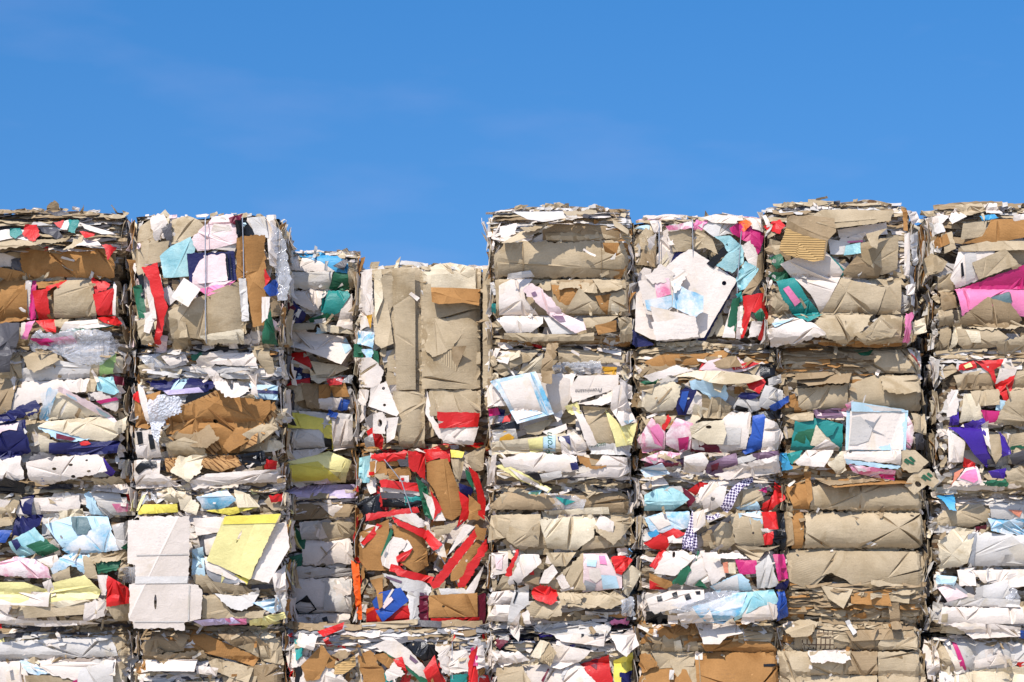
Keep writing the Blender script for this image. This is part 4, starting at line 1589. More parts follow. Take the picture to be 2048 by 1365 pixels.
c52 = make_bale('c5b', 986, 1254, 693, 972, 0.02, 1.5,
 'second bale of the fifth stack, bright white cartons with handwritten lettering', 'WWOCIWC', '''
R f 1064,690 1096,687 1081,698
I x20 985,716 1010,709 1041,704 1041,716 1005,728 985,722
C c14 1039,705 1082,699 1062,722 1000,746 985,737
C c12 1114,695 1180,704 1211,714 1251,726 1200,729 1118,727
W d20 1194,697 1244,696 1241,713 1194,704
f c10 1113,728 1200,724 1206,749 1108,747
q c14 1202,735 1233,737 1231,753 1202,749
I c10 1048,736 1086,709 1081,749 1034,749
M c10 976,818 996,817 1001,831 978,833
N f 997,820 1011,821 1006,846 996,846
R f 1009,835 1023,829 1019,848 1004,848
X d10 980,850 1036,844 1039,859 984,864
O c16 984,862 1031,860 1036,881 989,886
q d20 999,870 1010,864 1029,877 1015,895 999,886
C f6 1048,856 1080,845 1106,840 1080,871 1054,871
W d16 1084,866 1131,850 1134,861 1100,877
I c24 983,886 1050,879 1130,869 1142,906 984,911
=y f 1055,881 1085,876 1085,906 1060,907
=L f 1086,877 1110,873 1110,906 1086,906
"Prom|G|1098,890|20|-92
=N f 1114,876 1138,874 1140,894 1128,884 1116,886
W x26 1118,876 1146,864 1173,890 1171,912 1124,912
W f10 974,782 986,764 1012,815 974,817
W f10 1068,750 1152,750 1142,775 1142,800 1116,847 1104,831 1088,790
C f 1163,815 1226,820 1226,897 1184,892
W d20 1138,781 1155,755 1236,754 1233,780 1200,792 1144,809
"Promessana|D|1176,785|11|177
W d60 1152,812 1190,803 1222,786 1240,780 1226,806 1200,816
y f8 1128,816 1155,809 1162,830 1143,832
W f16 1143,815 1161,824 1192,890 1174,897
W x10 1234,760 1261,775 1263,801 1244,801
O d16 1174,892 1260,889 1260,913 1179,911
"Prom|G|1194,892|13|-8
y d20 1208,822 1240,855 1272,849 1262,892 1230,897
W f20 1223,780 1240,774 1270,846 1240,857 1218,821
=L f 1244,846 1266,842 1252,852
U f20 980,766 1071,747 1107,831 1034,852 1000,791
=W f 1000,770 1056,756 1084,830 1038,844
W c24 998,921 1060,907 1152,915 1152,946 1050,947 1008,937
K d30 1153,914 1206,925 1209,937 1180,942 1158,931
=T f 1176,920 1204,927 1200,934 1180,934
W c20 1203,914 1251,918 1257,946 1235,957 1140,957 1180,944
O c10 1078,951 1121,944 1122,956 1085,967
N f8 1138,930 1152,926 1156,942 1142,944
W d14 973,972 984,914 994,911 989,961 968,977
y d40 993,935 1010,931 1024,938 1102,980 1095,988 1040,963
=W f 1016,938 1098,981 1093,986 1040,961
T d100 1096,692 1119,691 1105,730 1101,776 1079,771 1083,735
''', h=[746, 826, 906], layers=[(990, 1258, 684, 704, 'CTDOW', 30), (1000, 1255, 944, 972, 'CWTOD', 36)], fr=74)

c53 = make_bale('c5c', 986, 1254, 976, 1254, 0.0, 1.5,
 'third bale of the fifth stack, grey cardboard with a pastel print', 'CCIWTOC', '''
T c30 980,1011 1010,984 1060,989 1240,984 1259,1000 1256,1026 1100,1021 984,1020
C x14 994,965 1061,984 1050,991 1020,986 988,976
C x20 1000,990 1040,986 1048,1006 1004,1012
A f6 1054,985 1086,979 1071,1001
=G f 1060,986 1078,984 1072,994
f c10 1088,984 1172,1000 1166,1020 1088,1022
=E f 1110,994 1150,1004 1130,1012
I d14 1088,1023 1216,1014 1218,1029 1098,1030
C d24 1148,975 1170,967 1206,985 1180,994
C c12 982,1031 1026,1028 1016,1076 976,1082
C v24 1024,1030 1081,1029 1077,1091 1045,1102 1012,1081
C f 1164,1075 1240,1070 1262,1090 1160,1102
I c14 1078,1041 1186,1029 1191,1045 1186,1076 1150,1102 1094,1097
C x20 1184,1056 1216,1029 1263,1029 1267,1046 1250,1066 1225,1092
W x24 1188,1051 1200,1029 1226,1045 1223,1077 1195,1067
W f 983,1106 1016,1104 1016,1146 983,1152
=S f 990,1114 1006,1112 1004,1140 992,1138
C c14 1090,1106 1152,1105 1131,1133 1106,1133
C c10 1118,1151 1166,1106 1170,1181 1110,1182 1088,1171
T x20 1038,1146 1066,1129 1082,1140 1077,1172 1050,1167
R f6 1056,1140 1066,1134 1068,1150 1060,1150
W d30 1088,1141 1105,1129 1115,1145 1096,1167 1078,1167
W d20 1110,1156 1125,1147 1140,1173 1125,1182
S f10 1166,1108 1211,1107 1227,1140 1242,1150 1242,1176 1164,1185
=L f 1172,1118 1192,1120 1190,1134 1172,1132
=P f 1196,1112 1208,1112 1212,1130 1198,1128
=W f 1176,1138 1196,1136 1202,1156 1190,1166 1178,1158
=a f 1168,1160 1190,1168 1188,1182 1166,1183
=L f 1200,1150 1230,1152 1236,1176 1204,1178
R x30 1220,1116 1245,1109 1264,1120 1241,1150 1229,1147
W x14 1232,1098 1252,1096 1256,1110 1234,1112
I v26 1243,1151 1262,1131 1282,1145 1256,1194 1246,1187
R v20 1008,1157 1030,1100 1039,1099 1020,1157
W c40 1016,1167 1045,1109 1077,1109 1082,1126 1046,1157 1035,1172
C f6 1006,1150 1022,1154 1030,1180 990,1180
C c16 1053,1211 1070,1199 1122,1204 1122,1231 1090,1237 1056,1231
C d20 1112,1186 1230,1184 1257,1200 1220,1217 1122,1211
C x16 1125,1186 1168,1186 1160,1208 1130,1206
W x24 973,1206 985,1184 1027,1179 1027,1206 978,1212
W c24 972,1241 990,1209 1022,1209 1016,1242
O r30 1028,1180 1057,1169 1057,1206 1040,1222 1014,1258 1018,1216
=X f 1026,1158 1034,1166 1036,1186 1028,1206 1026,1204 1032,1184 1030,1168
R d30 1065,1179 1080,1167 1112,1179 1114,1201 1100,1209 1068,1197
W d40 1023,1241 1040,1224 1037,1282 1019,1262
W d40 1043,1226 1056,1219 1062,1246 1050,1247
f x30 1238,1200 1266,1194 1266,1232 1243,1232
''', h=[1029, 1105, 1184], layers=[(990, 1258, 968, 986, 'CTDTW', 36), (1060, 1256, 1206, 1244, 'CKTTOD', 34)], fr=74)

c54 = make_bale('c5d', 980, 1260, 1252, 1530, 0.0, 1.5,
 'lowest bale of the fifth stack, white crumpled sheets over a red triangle', 'WOCWIOD', '''
X x20 1003,1286 1040,1279 1036,1302 1003,1297
N x14 1038,1276 1072,1280 1061,1297
V x20 1076,1266 1106,1267 1096,1282 1080,1277
V x16 1110,1281 1131,1275 1131,1292 1118,1290
V x10 1136,1290 1150,1288 1146,1300
m x20 985,1284 1010,1266 1025,1270 1000,1300
C c16 993,1336 1040,1324 1062,1366 1056,1430 993,1430
W c16 1053,1331 1156,1324 1192,1366 1190,1430 1056,1430
=m f 1082,1360 1096,1336 1098,1338 1086,1364
R f8 1148,1331 1216,1309 1224,1366 1220,1430 1190,1430 1186,1364
=m f 1172,1324 1196,1318 1192,1338
Y f10 1226,1321 1266,1304 1264,1341 1242,1346 1236,1400 1228,1400
N f 1238,1346 1264,1342 1262,1400 1238,1400
O c16 1063,1252 1150,1241 1226,1250 1211,1272 1130,1272 1068,1262
W d24 1108,1271 1211,1259 1206,1292 1120,1282
P c12 1222,1241 1260,1236 1260,1248 1224,1250
W d24 1103,1286 1182,1300 1160,1322 1120,1337 1093,1332 1108,1301
W x16 968,1321 985,1299 1002,1310 985,1337
W x16 990,1302 1040,1304 1060,1320 1000,1334
I d40 1060,1311 1080,1279 1097,1284 1078,1317
H d40 1078,1321 1095,1279 1112,1304 1100,1332
W d70 1218,1266 1240,1270 1266,1254 1277,1290 1262,1300 1250,1312 1230,1297
''', h=[1326, 1420], layers=[(982, 1262, 1244, 1320, 'WOWDOCXW', 50)], n=60, fr=60)

# ------------------------------------------------------------------ sixth stack
c61 = make_bale('c6a', 1271, 1528, 440, 692, 0.12, 1.4,
 'upended bale topping the sixth stack, with a large tilted white panel edged in navy', 'WCOWIW', '''
C v20 1264,490 1290,458 1312,470 1312,536 1272,532
T x14 1284,500 1311,489 1309,539 1279,532
W x26 1298,445 1321,439 1322,472 1306,470
L x14 1268,456 1300,450 1296,467
W v14 1316,470 1341,459 1356,490 1341,531 1318,542
I v10 1318,530 1336,500 1340,545 1322,560
N p 1374,498 1476,562 1408,684 1392,682
N p 1262,660 1306,692 1268,698
W p8 1270,592 1350,520 1374,504 1381,504 1471,565 1405,679 1330,687 1300,682 1268,666 @1445,571,4.6,4.6,0
N f6 1338,531 1348,509 1364,507 1353,531
C f14 1333,470 1380,464 1381,506 1344,509
W d10 1328,462 1338,470 1346,496 1336,496
C x24 1379,482 1390,459 1422,485 1432,516 1410,502 1384,502
P x16 1376,462 1390,444 1412,448 1400,468
O d16 1393,456 1430,439 1472,445 1466,472 1424,480
J c14 1328,461 1380,449 1387,462 1334,469
W x16 1398,441 1430,432 1472,440 1466,457 1420,452
M x24 1453,466 1475,449 1527,470 1516,506 1510,517 1490,492 1474,482 1459,477
Q x20 1471,451 1490,444 1499,455 1482,472
W v14 1488,441 1526,439 1524,470 1500,464
X f6 1410,532 1450,494 1453,511 1430,532 1424,542
A f14 1424,481 1455,479 1480,500 1482,531 1460,552 1429,537 1452,511 1439,491
W f12 1477,495 1495,489 1512,520 1514,541 1495,542 1486,521
A f16 1468,562 1485,529 1512,545 1491,582 1474,587
T v16 1509,520 1521,509 1522,560 1496,597 1479,592 1506,556
W p12 1273,572 1316,554 1342,560 1342,621 1320,642 1288,632
=J f 1304,566 1334,564 1338,596 1310,604
=U f 1286,608 1340,598 1340,620 1318,636 1290,626
W p22 1286,560 1318,536 1346,556 1330,572 1300,576
W p14 1296,620 1385,640 1392,668 1310,672
U p16 1343,574 1376,590 1402,600 1401,631 1385,642 1340,622
W d50 1336,548 1362,536 1372,556 1344,596 1338,580
W p10 1298,652 1386,642 1392,681 1308,688
W f6 1438,682 1460,606 1464,682
G f10 1459,606 1476,600 1462,682 1444,682
E f 1466,596 1478,588 1480,608 1472,612
W f8 1470,620 1482,614 1476,684 1466,684
R v20 1479,600 1521,594 1532,640 1532,687 1510,684 1521,641 1496,631 1481,682 1472,682 1482,631
W v14 1488,682 1497,650 1522,650 1511,678
G x20 1499,636 1515,624 1524,640 1510,652
W x16 1290,490 1306,478 1306,500 1296,510
''', v=[1316, 1388, 1477], n=70, dome=8, fr=64,
 layers=[(1280, 1525, 436, 450, 'WOCWJ', 24)],
 wires=[([(1316, 446), (1317, 690)], True, .11), ([(1381, 446), (1385, 560), (1392, 688)], True, .13), ([(1478, 470), (1471, 570), (1470, 680)], True, .15)])

c62 = make_bale('c6b', 1278, 1552, 694, 944, 0.02, 1.5,
 'second bale of the sixth stack, with a blue stripe and pink floral cartons', 'CWIOTKC', '''
K c20 1288,726 1330,707 1400,709 1482,694 1450,716 1390,731 1300,737
T c14 1273,752 1295,734 1392,724 1350,737 1285,757
S c14 1396,742 1425,714 1475,714 1490,730 1522,727 1490,743 1450,750
=R f 1460,735 1500,724 1518,729 1490,738 1466,742
"Flowe|W|1478,736|9|-14
R f8 1395,746 1405,721 1414,721 1408,747
T c16 1408,716 1470,711 1482,735 1420,742
X x24 1518,730 1552,724 1547,751 1518,762
O u24 1533,760 1560,750 1562,766 1534,777
G x16 1278,766 1316,759 1310,771 1288,773
I c14 1273,811 1290,790 1320,770 1346,764 1362,775 1346,821 1300,827
=T f 1312,808 1340,778 1342,780 1316,810
C x16 1273,776 1306,771 1302,791 1278,782
N f4 1350,817 1358,784 1370,777 1392,782 1371,832 1354,832
=B f 1356,810 1362,786 1376,784 1366,826
W f4 1371,830 1391,784 1410,800 1400,830
I f8 1374,852 1386,810 1416,820 1381,857
C f2 1400,790 1440,800 1462,815 1455,840 1405,838
L x14 1374,766 1400,764 1446,774 1452,800 1446,816 1430,817 1409,792 1378,780
W c12 1284,756 1350,734 1382,745 1340,756 1300,767
I d90 1348,758 1380,745 1440,745 1512,755 1522,762 1490,772 1440,774 1420,771 1378,757
C d40 1420,770 1432,746 1446,748 1444,772 1436,790 1424,784
R x26 1486,766 1520,757 1527,768 1513,792 1494,782
O c20 1463,816 1475,795 1512,800 1517,821 1490,832 1464,826
=X f 1468,814 1492,820 1491,829 1464,823
N c14 1468,799 1480,789 1517,789 1506,801 1490,804
O c20 1513,802 1525,774 1562,784 1562,801 1530,822 1513,816
B x24 1533,816 1572,794 1574,806 1550,822 1538,830
X f 1510,828 1560,820 1558,840 1520,844
J c24 1273,882 1300,839 1327,865 1327,901 1284,907
=P f 1296,860 1312,852 1324,870 1322,896 1306,890
C c14 1303,836 1351,834 1336,851 1308,850
J c20 1328,871 1350,839 1382,850 1377,901 1360,907 1328,892
=M f 1352,880 1374,876 1372,902 1356,903
R v12 1318,861 1335,831 1339,838 1326,867
m f 1378,880 1430,892 1440,908 1378,906
W f 1378,880 1404,884 1406,904 1380,900
W c26 1440,842 1455,829 1497,829 1487,901 1440,907 1430,890
=O f 1440,858 1476,860 1474,892 1440,894
B v20 1499,836 1520,832 1527,845 1517,901 1485,912 1479,906 1496,871
W v20 1523,840 1546,850 1562,870 1551,902 1516,907
I f24 1373,857 1400,847 1441,844 1447,871 1441,892 1410,892 1378,877 @1412,858,6,3.4,0
J c12 1278,922 1320,904 1361,910 1310,932
m c8 1283,926 1361,929 1340,937 1288,936
C x14 1300,918 1322,908 1356,926 1360,934 1330,922
U x20 1278,941 1320,929 1337,950 1288,957
W c20 1363,916 1400,907 1412,925 1401,952 1363,947
v c20 1408,932 1440,917 1466,909 1469,931 1430,957 1408,947
=m f 1416,934 1432,928 1430,946 1420,946
O f8 1463,921 1501,911 1505,921 1470,932
v c14 1496,911 1551,904 1553,916 1504,924
W d24 1423,952 1551,920 1557,947 1450,962
W d24 1440,940 1550,914 1552,924 1450,952
''', h=[831, 906], layers=[(1276, 1552, 690, 724, 'CTKCWOI', 34), (1278, 1400, 734, 760, 'CTWI', 30), (1280, 1550, 930, 950, 'WOCv', 28)], fr=70)

c63 = make_bale('c6c', 1283, 1558, 948, 1242, 0.0, 1.5,
 'third bale of the sixth stack, mixed coloured cartons behind a checked necktie', 'WOCWOW', '''
A x24 1288,991 1330,969 1362,985 1377,1000 1346,1022 1288,1022
W d20 1298,952 1320,944 1337,970 1303,974
R x14 1373,982 1400,964 1417,969 1390,992
m f 1362,975 1378,985 1390,1000 1376,1016
W c14 1393,987 1420,961 1460,964 1482,959 1470,977 1400,1007
C c16 1463,987 1516,974 1527,1000 1463,1022
L c10 1468,1016 1511,1004 1520,1019 1479,1024
M x10 1513,982 1541,969 1531,987
R x30 1518,1017 1545,990 1550,964 1564,975 1569,1000 1550,1012 1534,1027
U c14 1288,1036 1330,1024 1377,1024 1377,1056 1330,1067 1298,1062
=W f 1296,1036 1330,1028 1340,1050 1316,1060
b f 1293,1066 1311,1059 1320,1073 1300,1076
R c10 1286,1087 1320,1067 1342,1080 1331,1102 1298,1096
R c10 1320,1069 1345,1057 1372,1068 1340,1082
W d10 1333,1076 1356,1065 1372,1075 1361,1087 1334,1087
D f 1396,1070 1462,1028 1466,1036 1406,1082
T x20 1400,1070 1420,1060 1430,1090 1404,1094
C c16 1413,1082 1440,1044 1462,1049 1467,1086 1450,1102 1418,1097
C c40 1458,1031 1476,1021 1522,1049 1527,1091 1480,1097 1466,1082 @1502,1067,2.4,2.4,0
L f14 1472,1028 1517,1024 1522,1051 1476,1049
=W f 1475,1029 1515,1026 1518,1038 1490,1034
R f14 1519,1025 1549,1024 1552,1059 1524,1061
X c14 1548,1024 1567,1029 1567,1060 1550,1060
W f 1515,1058 1566,1058 1568,1064 1520,1066
R c20 1521,1065 1543,1064 1543,1089 1524,1092
X c20 1543,1062 1570,1064 1567,1102 1538,1097
W x16 1383,1026 1406,1019 1407,1050 1383,1067
C d40 1466,1091 1530,1096 1557,1091 1527,1104 1505,1126
R c10 1296,1132 1320,1099 1332,1101 1310,1142
C f 1368,1110 1380,1104 1380,1140 1366,1150
G f8 1373,1142 1394,1099 1393,1112 1378,1150
W c10 1363,1167 1385,1114 1402,1104 1422,1160 1385,1174
W f10 1398,1106 1431,1104 1447,1146 1420,1172 1404,1132
G f12 1340,1167 1360,1134 1371,1129 1378,1141 1360,1170
W f10 1303,1147 1325,1104 1360,1099 1387,1114 1346,1152 @1344,1110,3,7,10
K d10 1295,1146 1346,1166 1330,1178 1296,1167
R f 1296,1160 1320,1172 1336,1180 1296,1178
G f8 1383,1172 1395,1159 1410,1177
I f 1441,1131 1466,1121 1466,1147 1448,1147
s f 1440,1126 1450,1124 1452,1146 1444,1146
M c10 1464,1119 1506,1121 1507,1147 1474,1150
W d12 1418,1111 1470,1101 1492,1118 1424,1117
O c16 1503,1132 1531,1109 1542,1150 1552,1172 1508,1177
M v20 1539,1109 1562,1109 1570,1157 1548,1162
N c10 1548,1167 1572,1159 1567,1182 1543,1177
L c10 1413,1172 1470,1147 1492,1160 1502,1182 1428,1184
=O f 1418,1172 1468,1150 1472,1180 1430,1182
U c16 1378,1212 1460,1189 1487,1184 1472,1227 1440,1247 1400,1242
W c10 1348,1227 1411,1214 1422,1242 1358,1247
A c16 1458,1186 1541,1179 1552,1206 1510,1212 1463,1242
W d20 1476,1222 1511,1199 1547,1210 1547,1237 1478,1247
B v24 1547,1182 1563,1181 1572,1232 1548,1242
W c16 1288,1197 1340,1179 1402,1179 1402,1197 1340,1217 1298,1227
=X f 1308,1192 1318,1190 1320,1200 1310,1202
=X f 1338,1186 1348,1182 1350,1192 1340,1194
=X f 1362,1190 1372,1186 1376,1196 1366,1200
=X f 1384,1182 1394,1181 1394,1188 1386,1188
f c20 1328,1212 1411,1184 1482,1179 1400,1217 1334,1227
X f 1288,1222 1330,1228 1330,1246 1290,1246
W f 1330,1228 1352,1230 1350,1246 1332,1246
W f16 1403,1027 1395,1006 1430,974 1446,975 1436,1012 1420,1022 @1417,1000,4.4,5.4,20
''', h=[1025, 1103, 1183], layers=[(1282, 1555, 946, 966, 'WOCW', 26)], fr=70)

c64 = make_bale('c6d', 1278, 1554, 1248, 1530, 0.0, 1.5,
 'lowest bale of the sixth stack, a smooth brown panel with a white tag', 'KCTKCW', '''
C c16 1303,1291 1330,1269 1392,1270 1397,1306 1303,1306
=I f 1346,1282 1360,1280 1366,1304 1350,1305
K x24 1278,1287 1300,1254 1390,1244 1402,1265 1330,1277 1300,1322 1278,1312
T c16 1473,1246 1546,1249 1547,1281 1458,1277
C c16 1470,1260 1546,1268 1540,1284 1462,1284
K c20 1398,1287 1460,1279 1536,1284 1556,1300 1540,1312 1410,1302
C c14 1303,1306 1392,1304 1387,1332 1318,1337
K c20 1273,1367 1290,1339 1330,1329 1372,1340 1384,1367 1370,1440 1280,1440
C f 1340,1330 1392,1330 1396,1400 1376,1400
K c50 1389,1306 1552,1304 1556,1366 1550,1460 1394,1460
=T f 1396,1312 1398,1312 1400,1420 1398,1420
=X f 1524,1327 1549,1327 1549,1332 1524,1332
W f14 1390,1302 1406,1304 1404,1319 1390,1319
K x 1278,1310 1300,1306 1312,1330 1284,1346
W d70 1388,1243 1462,1234 1482,1265 1450,1272 1435,1287 1404,1287
''', h=[1304], layers=[(1284, 1550, 1240, 1262, 'KTCW', 36), (1300, 1550, 1280, 1306, 'KTC', 26)], n=50, fr=60)

# ------------------------------------------------------------------ seventh stack
c71 = make_bale('c7a', 1537, 1822, 414, 692, 0.0, 1.5,
 'bale topping the seventh stack, corrugated carton corner above a teal edged white diamond', 'CCTWOIC', '''
R x20 1528,451 1560,439 1569,455 1558,470 1538,462
G x16 1538,516 1560,509 1567,530 1550,542
G x16 1536,551 1570,539 1587,560 1550,565
W f 1672,462 1770,448 1772,472 1676,478
W f6 1676,476 1724,472 1724,489 1676,487
=P f 1692,486 1722,484 1722,488 1692,489
O f6 1653,480 1697,489 1686,512 1658,512
A f10 1688,495 1717,489 1717,511 1684,514
T f6 1683,546 1715,509 1760,540 1756,557 1688,557
C c20 1713,491 1792,474 1792,541 1760,552 1718,521
E f 1634,492 1690,546 1680,558 1636,510
W f8 1556,533 1590,519 1640,498 1684,546 1641,630 1618,592 1588,562
E f10 1549,566 1585,558 1612,600 1640,630 1588,634 1560,602
=P f 1562,582 1573,576 1598,607 1587,616
C f8 1638,631 1680,558 1766,580 1751,630
C f4 1749,561 1797,564 1797,631 1753,631 1766,580
C d16 1536,606 1555,589 1574,620 1549,630
E f12 1588,636 1642,632 1612,647
W c40 1531,662 1550,641 1592,639 1622,650 1647,671 1600,688 1543,694
=L f 1541,650 1586,639 1574,646 1546,658
C c16 1616,661 1640,632 1742,632 1716,667 1690,692 1638,677
C x26 1708,681 1760,631 1802,634 1797,682 1730,692
C d20 1700,672 1740,660 1790,662 1780,676 1720,684
C d40 1626,452 1666,438 1692,425 1776,430 1772,450 1720,458 1664,464
C d24 1608,446 1640,424 1692,424 1782,429 1772,444 1664,452
T f20 1567,440 1620,438 1662,444 1665,471 1648,489 1600,482 1566,464
F f34 1551,507 1565,464 1600,479 1647,489 1641,527 1620,531 1565,518
=T f 1644,489 1648,489 1642,526 1639,526
C d70 1723,476 1768,463 1748,481 1743,508 1730,502
K v10 1798,420 1810,424 1806,470 1798,468
W v12 1800,476 1812,472 1810,560 1800,556
O v14 1810,480 1826,470 1830,530 1818,536
W x18 1806,428 1832,424 1836,446 1816,456
a v10 1812,540 1822,540 1820,620 1812,616
P c12 1802,632 1816,630 1812,690 1800,688
I d30 1816,650 1842,640 1846,668 1822,676
W x14 1800,580 1822,572 1818,596 1802,598
''', h=[556, 631], layers=[(1545, 1800, 410, 444, 'COCWTDO', 40), (1780, 1806, 440, 560, 'WCTO', 26), (1640, 1800, 664, 692, 'CTK', 30)], dome=20, fr=90)

c72 = make_bale('c7b', 1565, 1838, 694, 956, 0.0, 1.5,
 'second bale of the seventh stack, with a cracked white box framed in pale blue', 'CTKCWCT', '''
C f 1650,702 1842,692 1842,747 1740,747 1698,717
G f6 1708,702 1747,700 1730,720
W f8 1816,698 1846,699 1844,742
=R f 1820,706 1840,726 1842,734
C c20 1588,781 1700,769 1740,754 1838,749 1842,822 1598,822
T d110 1578,757 1702,747 1691,770 1640,772 1610,777
T d120 1590,748 1680,744 1640,760 1584,764
C d90 1758,756 1837,751 1837,789 1818,788 1800,794 1758,786
K x 1575,812 1600,800 1620,820 1600,832
E f4 1588,841 1635,839 1682,850 1682,902 1578,902
G c10 1594,854 1627,860 1616,901 1580,900
I f8 1618,892 1628,852 1678,902
E f10 1628,850 1672,849 1662,871 1650,876
W f8 1618,902 1648,880 1676,896 1676,903
v c12 1623,822 1677,819 1682,839 1628,839
=S f 1630,826 1640,826 1640,834 1630,834
J x14 1672,822 1696,820 1690,834 1676,834
C x14 1568,832 1626,824 1622,843 1588,847
L P2 1688,824 1809,824 1804,903 1685,903
W P6 1694,825 1803,824 1798,902 1690,902
=O f 1698,838 1714,836 1738,860 1730,884 1708,892 1692,892
=a f 1722,842 1742,848 1756,832 1744,850 1738,862 1764,874 1738,866
L P4 1695,806 1800,822 1808,828 1695,827
O P8 1702,810 1792,822 1797,826 1702,825
J f12 1683,812 1700,804 1692,827
J v12 1808,832 1822,860 1816,902 1804,902
C x20 1818,828 1848,829 1847,872 1818,866
D x 1820,872 1840,866 1846,900 1826,902
E c10 1558,912 1602,902 1580,932
b f 1556,910 1570,906 1580,940 1562,944
W c14 1583,927 1610,902 1662,902 1641,937 1588,932
I d20 1648,932 1680,904 1687,942 1670,952
W c14 1678,904 1792,902 1792,932 1680,921
L f4 1680,921 1792,934 1788,942 1684,929
J c14 1688,930 1782,944 1782,964 1698,947
=M f 1750,950 1782,952 1782,962 1756,958
''', h=[747, 825, 904], layers=[(1564, 1740, 700, 752, 'TKTCTT', 50), (1570, 1840, 936, 964, 'CTKW', 34)], fr=74)

c73 = make_bale('c7c', 1571, 1843, 960, 1246, 0.0, 1.5,
 'third bale of the seventh stack, smooth cardboard rolls over a frayed fan', 'CTCTKC', '''
K x26 1572,972 1614,962 1618,1018 1586,1018
C c34 1616,978 1660,964 1842,964 1846,1025 1620,1019
K c20 1578,1021 1608,1020 1604,1097 1582,1097
C c40 1610,1023 1844,1028 1844,1097 1606,1096
T c20 1566,1026 1582,1022 1586,1090 1570,1094
C c36 1572,1101 1848,1104 1848,1182 1780,1184 1700,1168 1660,1146 1640,1152 1606,1178 1574,1160
C d16 1580,1104 1620,1102 1650,1150 1620,1180 1590,1170
K d20 1698,1186 1772,1179 1777,1212 1698,1207
C d24 1763,1190 1817,1189 1812,1207 1778,1202
C d34 1638,1170 1702,1179 1682,1217 1653,1197
K d130 1640,962 1700,956 1842,960 1820,968 1720,972 1660,978
T d120 1624,956 1720,952 1760,962 1650,974
K d70 1608,944 1620,944 1620,1000 1612,1014
T d90 1773,1206 1792,1204 1798,1258 1776,1258
''', h=[1024, 1100], layers=[(1572, 1845, 1172, 1246, 'CTKTCTC', 46), (1574, 1845, 952, 968, 'KTC', 36)], fr=74)

c74 = make_bale('c7d', 1562, 1838, 1252, 1530, 0.0, 1.5,
 'lowest bale of the seventh stack, beige board with a loose white strip', 'CTCCKT', '''
C f 1588,1270 1830,1258 1836,1298 1588,1301
z f4 1600,1262 1664,1258 1666,1298 1604,1299
T f8 1698,1271 1752,1270 1747,1299 1696,1299
T d30 1690,1262 1830,1256 1834,1276 1700,1282
C d20 1755,1278 1832,1272 1832,1298 1756,1300
C c10 1556,1302 1618,1301 1622,1366 1600,1430 1568,1430
C f8 1616,1302 1698,1302 1698,1350 1618,1350
T f8 1695,1303 1752,1302 1752,1349 1695,1349
C c16 1753,1304 1832,1304 1856,1366 1850,1440 1758,1440
C c20 1578,1351 1752,1350 1752,1440 1580,1440
W d50 1615,1301 1697,1300 1698,1319 1680,1326 1650,1321 1638,1327 1616,1323
C d70 1566,1256 1600,1239 1642,1244 1610,1272 1578,1274
''', h=[1301, 1350], layers=[(1566, 1835, 1246, 1272, 'CTCT', 36)], n=44, fr=60)

# ------------------------------------------------------------------ eighth stack, cut by the right edge of the view
c81 = make_bale('c8a', 1870, 2170, 420, 704, 0.12, 1.6,
 'bale on top of the rightmost stack, with a glossy pink and magenta box side', 'CTOWCI', '''
W x30 1858,432 1884,420 1904,428 1880,450 1860,450
K x24 1862,462 1890,456 1896,490 1872,500
C x26 1880,470 1902,464 1908,500 1886,510
O x20 1866,446 1884,440 1890,464 1870,470
C l40 1846,520 1864,506 1890,528 1880,546 1850,552
C c14 1872,555 1904,548 1908,582 1876,588
T c16 1876,586 1906,582 1910,618 1880,624
C x20 1872,624 1900,618 1906,650 1876,656
C c14 1880,655 1902,650 1896,700 1874,706
C f 1912,500 2060,500 2060,580 1905,580
W x20 1894,440 1910,416 1930,436 1900,452
C x20 1910,411 1960,408 1967,426 1920,437
W c16 1963,411 1990,408 2002,430 1968,430
b x16 1953,436 1985,431 1992,440 1958,447
W c14 2018,436 2070,428 2070,448 2020,447
C u20 1920,452 1967,447 1964,476 1916,484
K c20 1958,477 1976,444 2070,442 2070,476 1990,489 1916,492
C d24 1912,499 1970,486 2070,489 2070,507 1918,507
W c12 1893,562 1910,509 1982,506 1987,536 1945,567 1908,580
=O f 1922,512 1946,510 1944,560 1926,568
=X f 1914,532 1918,530 1922,556 1916,560
M f8 1918,580 2070,524 2070,582 1930,582
P c30 1903,582 1920,579 2070,583 2070,646 2030,637 2010,614 1940,622 1916,637
C f16 1936,531 2000,504 2027,535 1950,564
D f8 1928,612 2010,588 2017,613 1933,627
=x f 1931,613 2008,590 2014,612 1936,624
T f20 1914,640 1965,600 2012,614 2034,646 2000,662 1913,652
C d20 1900,654 1940,640 2030,650 2040,660 1960,664
I c10 1892,706 1902,656 1917,655 1907,692
C c26 1906,661 1950,664 1987,664 2007,680 1985,697 1930,707 1910,692
=I f 1922,664 1950,668 1952,690 1934,690
W d20 1998,702 2030,680 2037,690 2010,717
C c20 1983,692 2070,668 2070,714 1990,712
''', h=[578, 655], layers=[(1866, 2160, 414, 446, 'COWCDT', 36), (1900, 2160, 484, 508, 'CTDO', 30)], dome=8, fr=90)

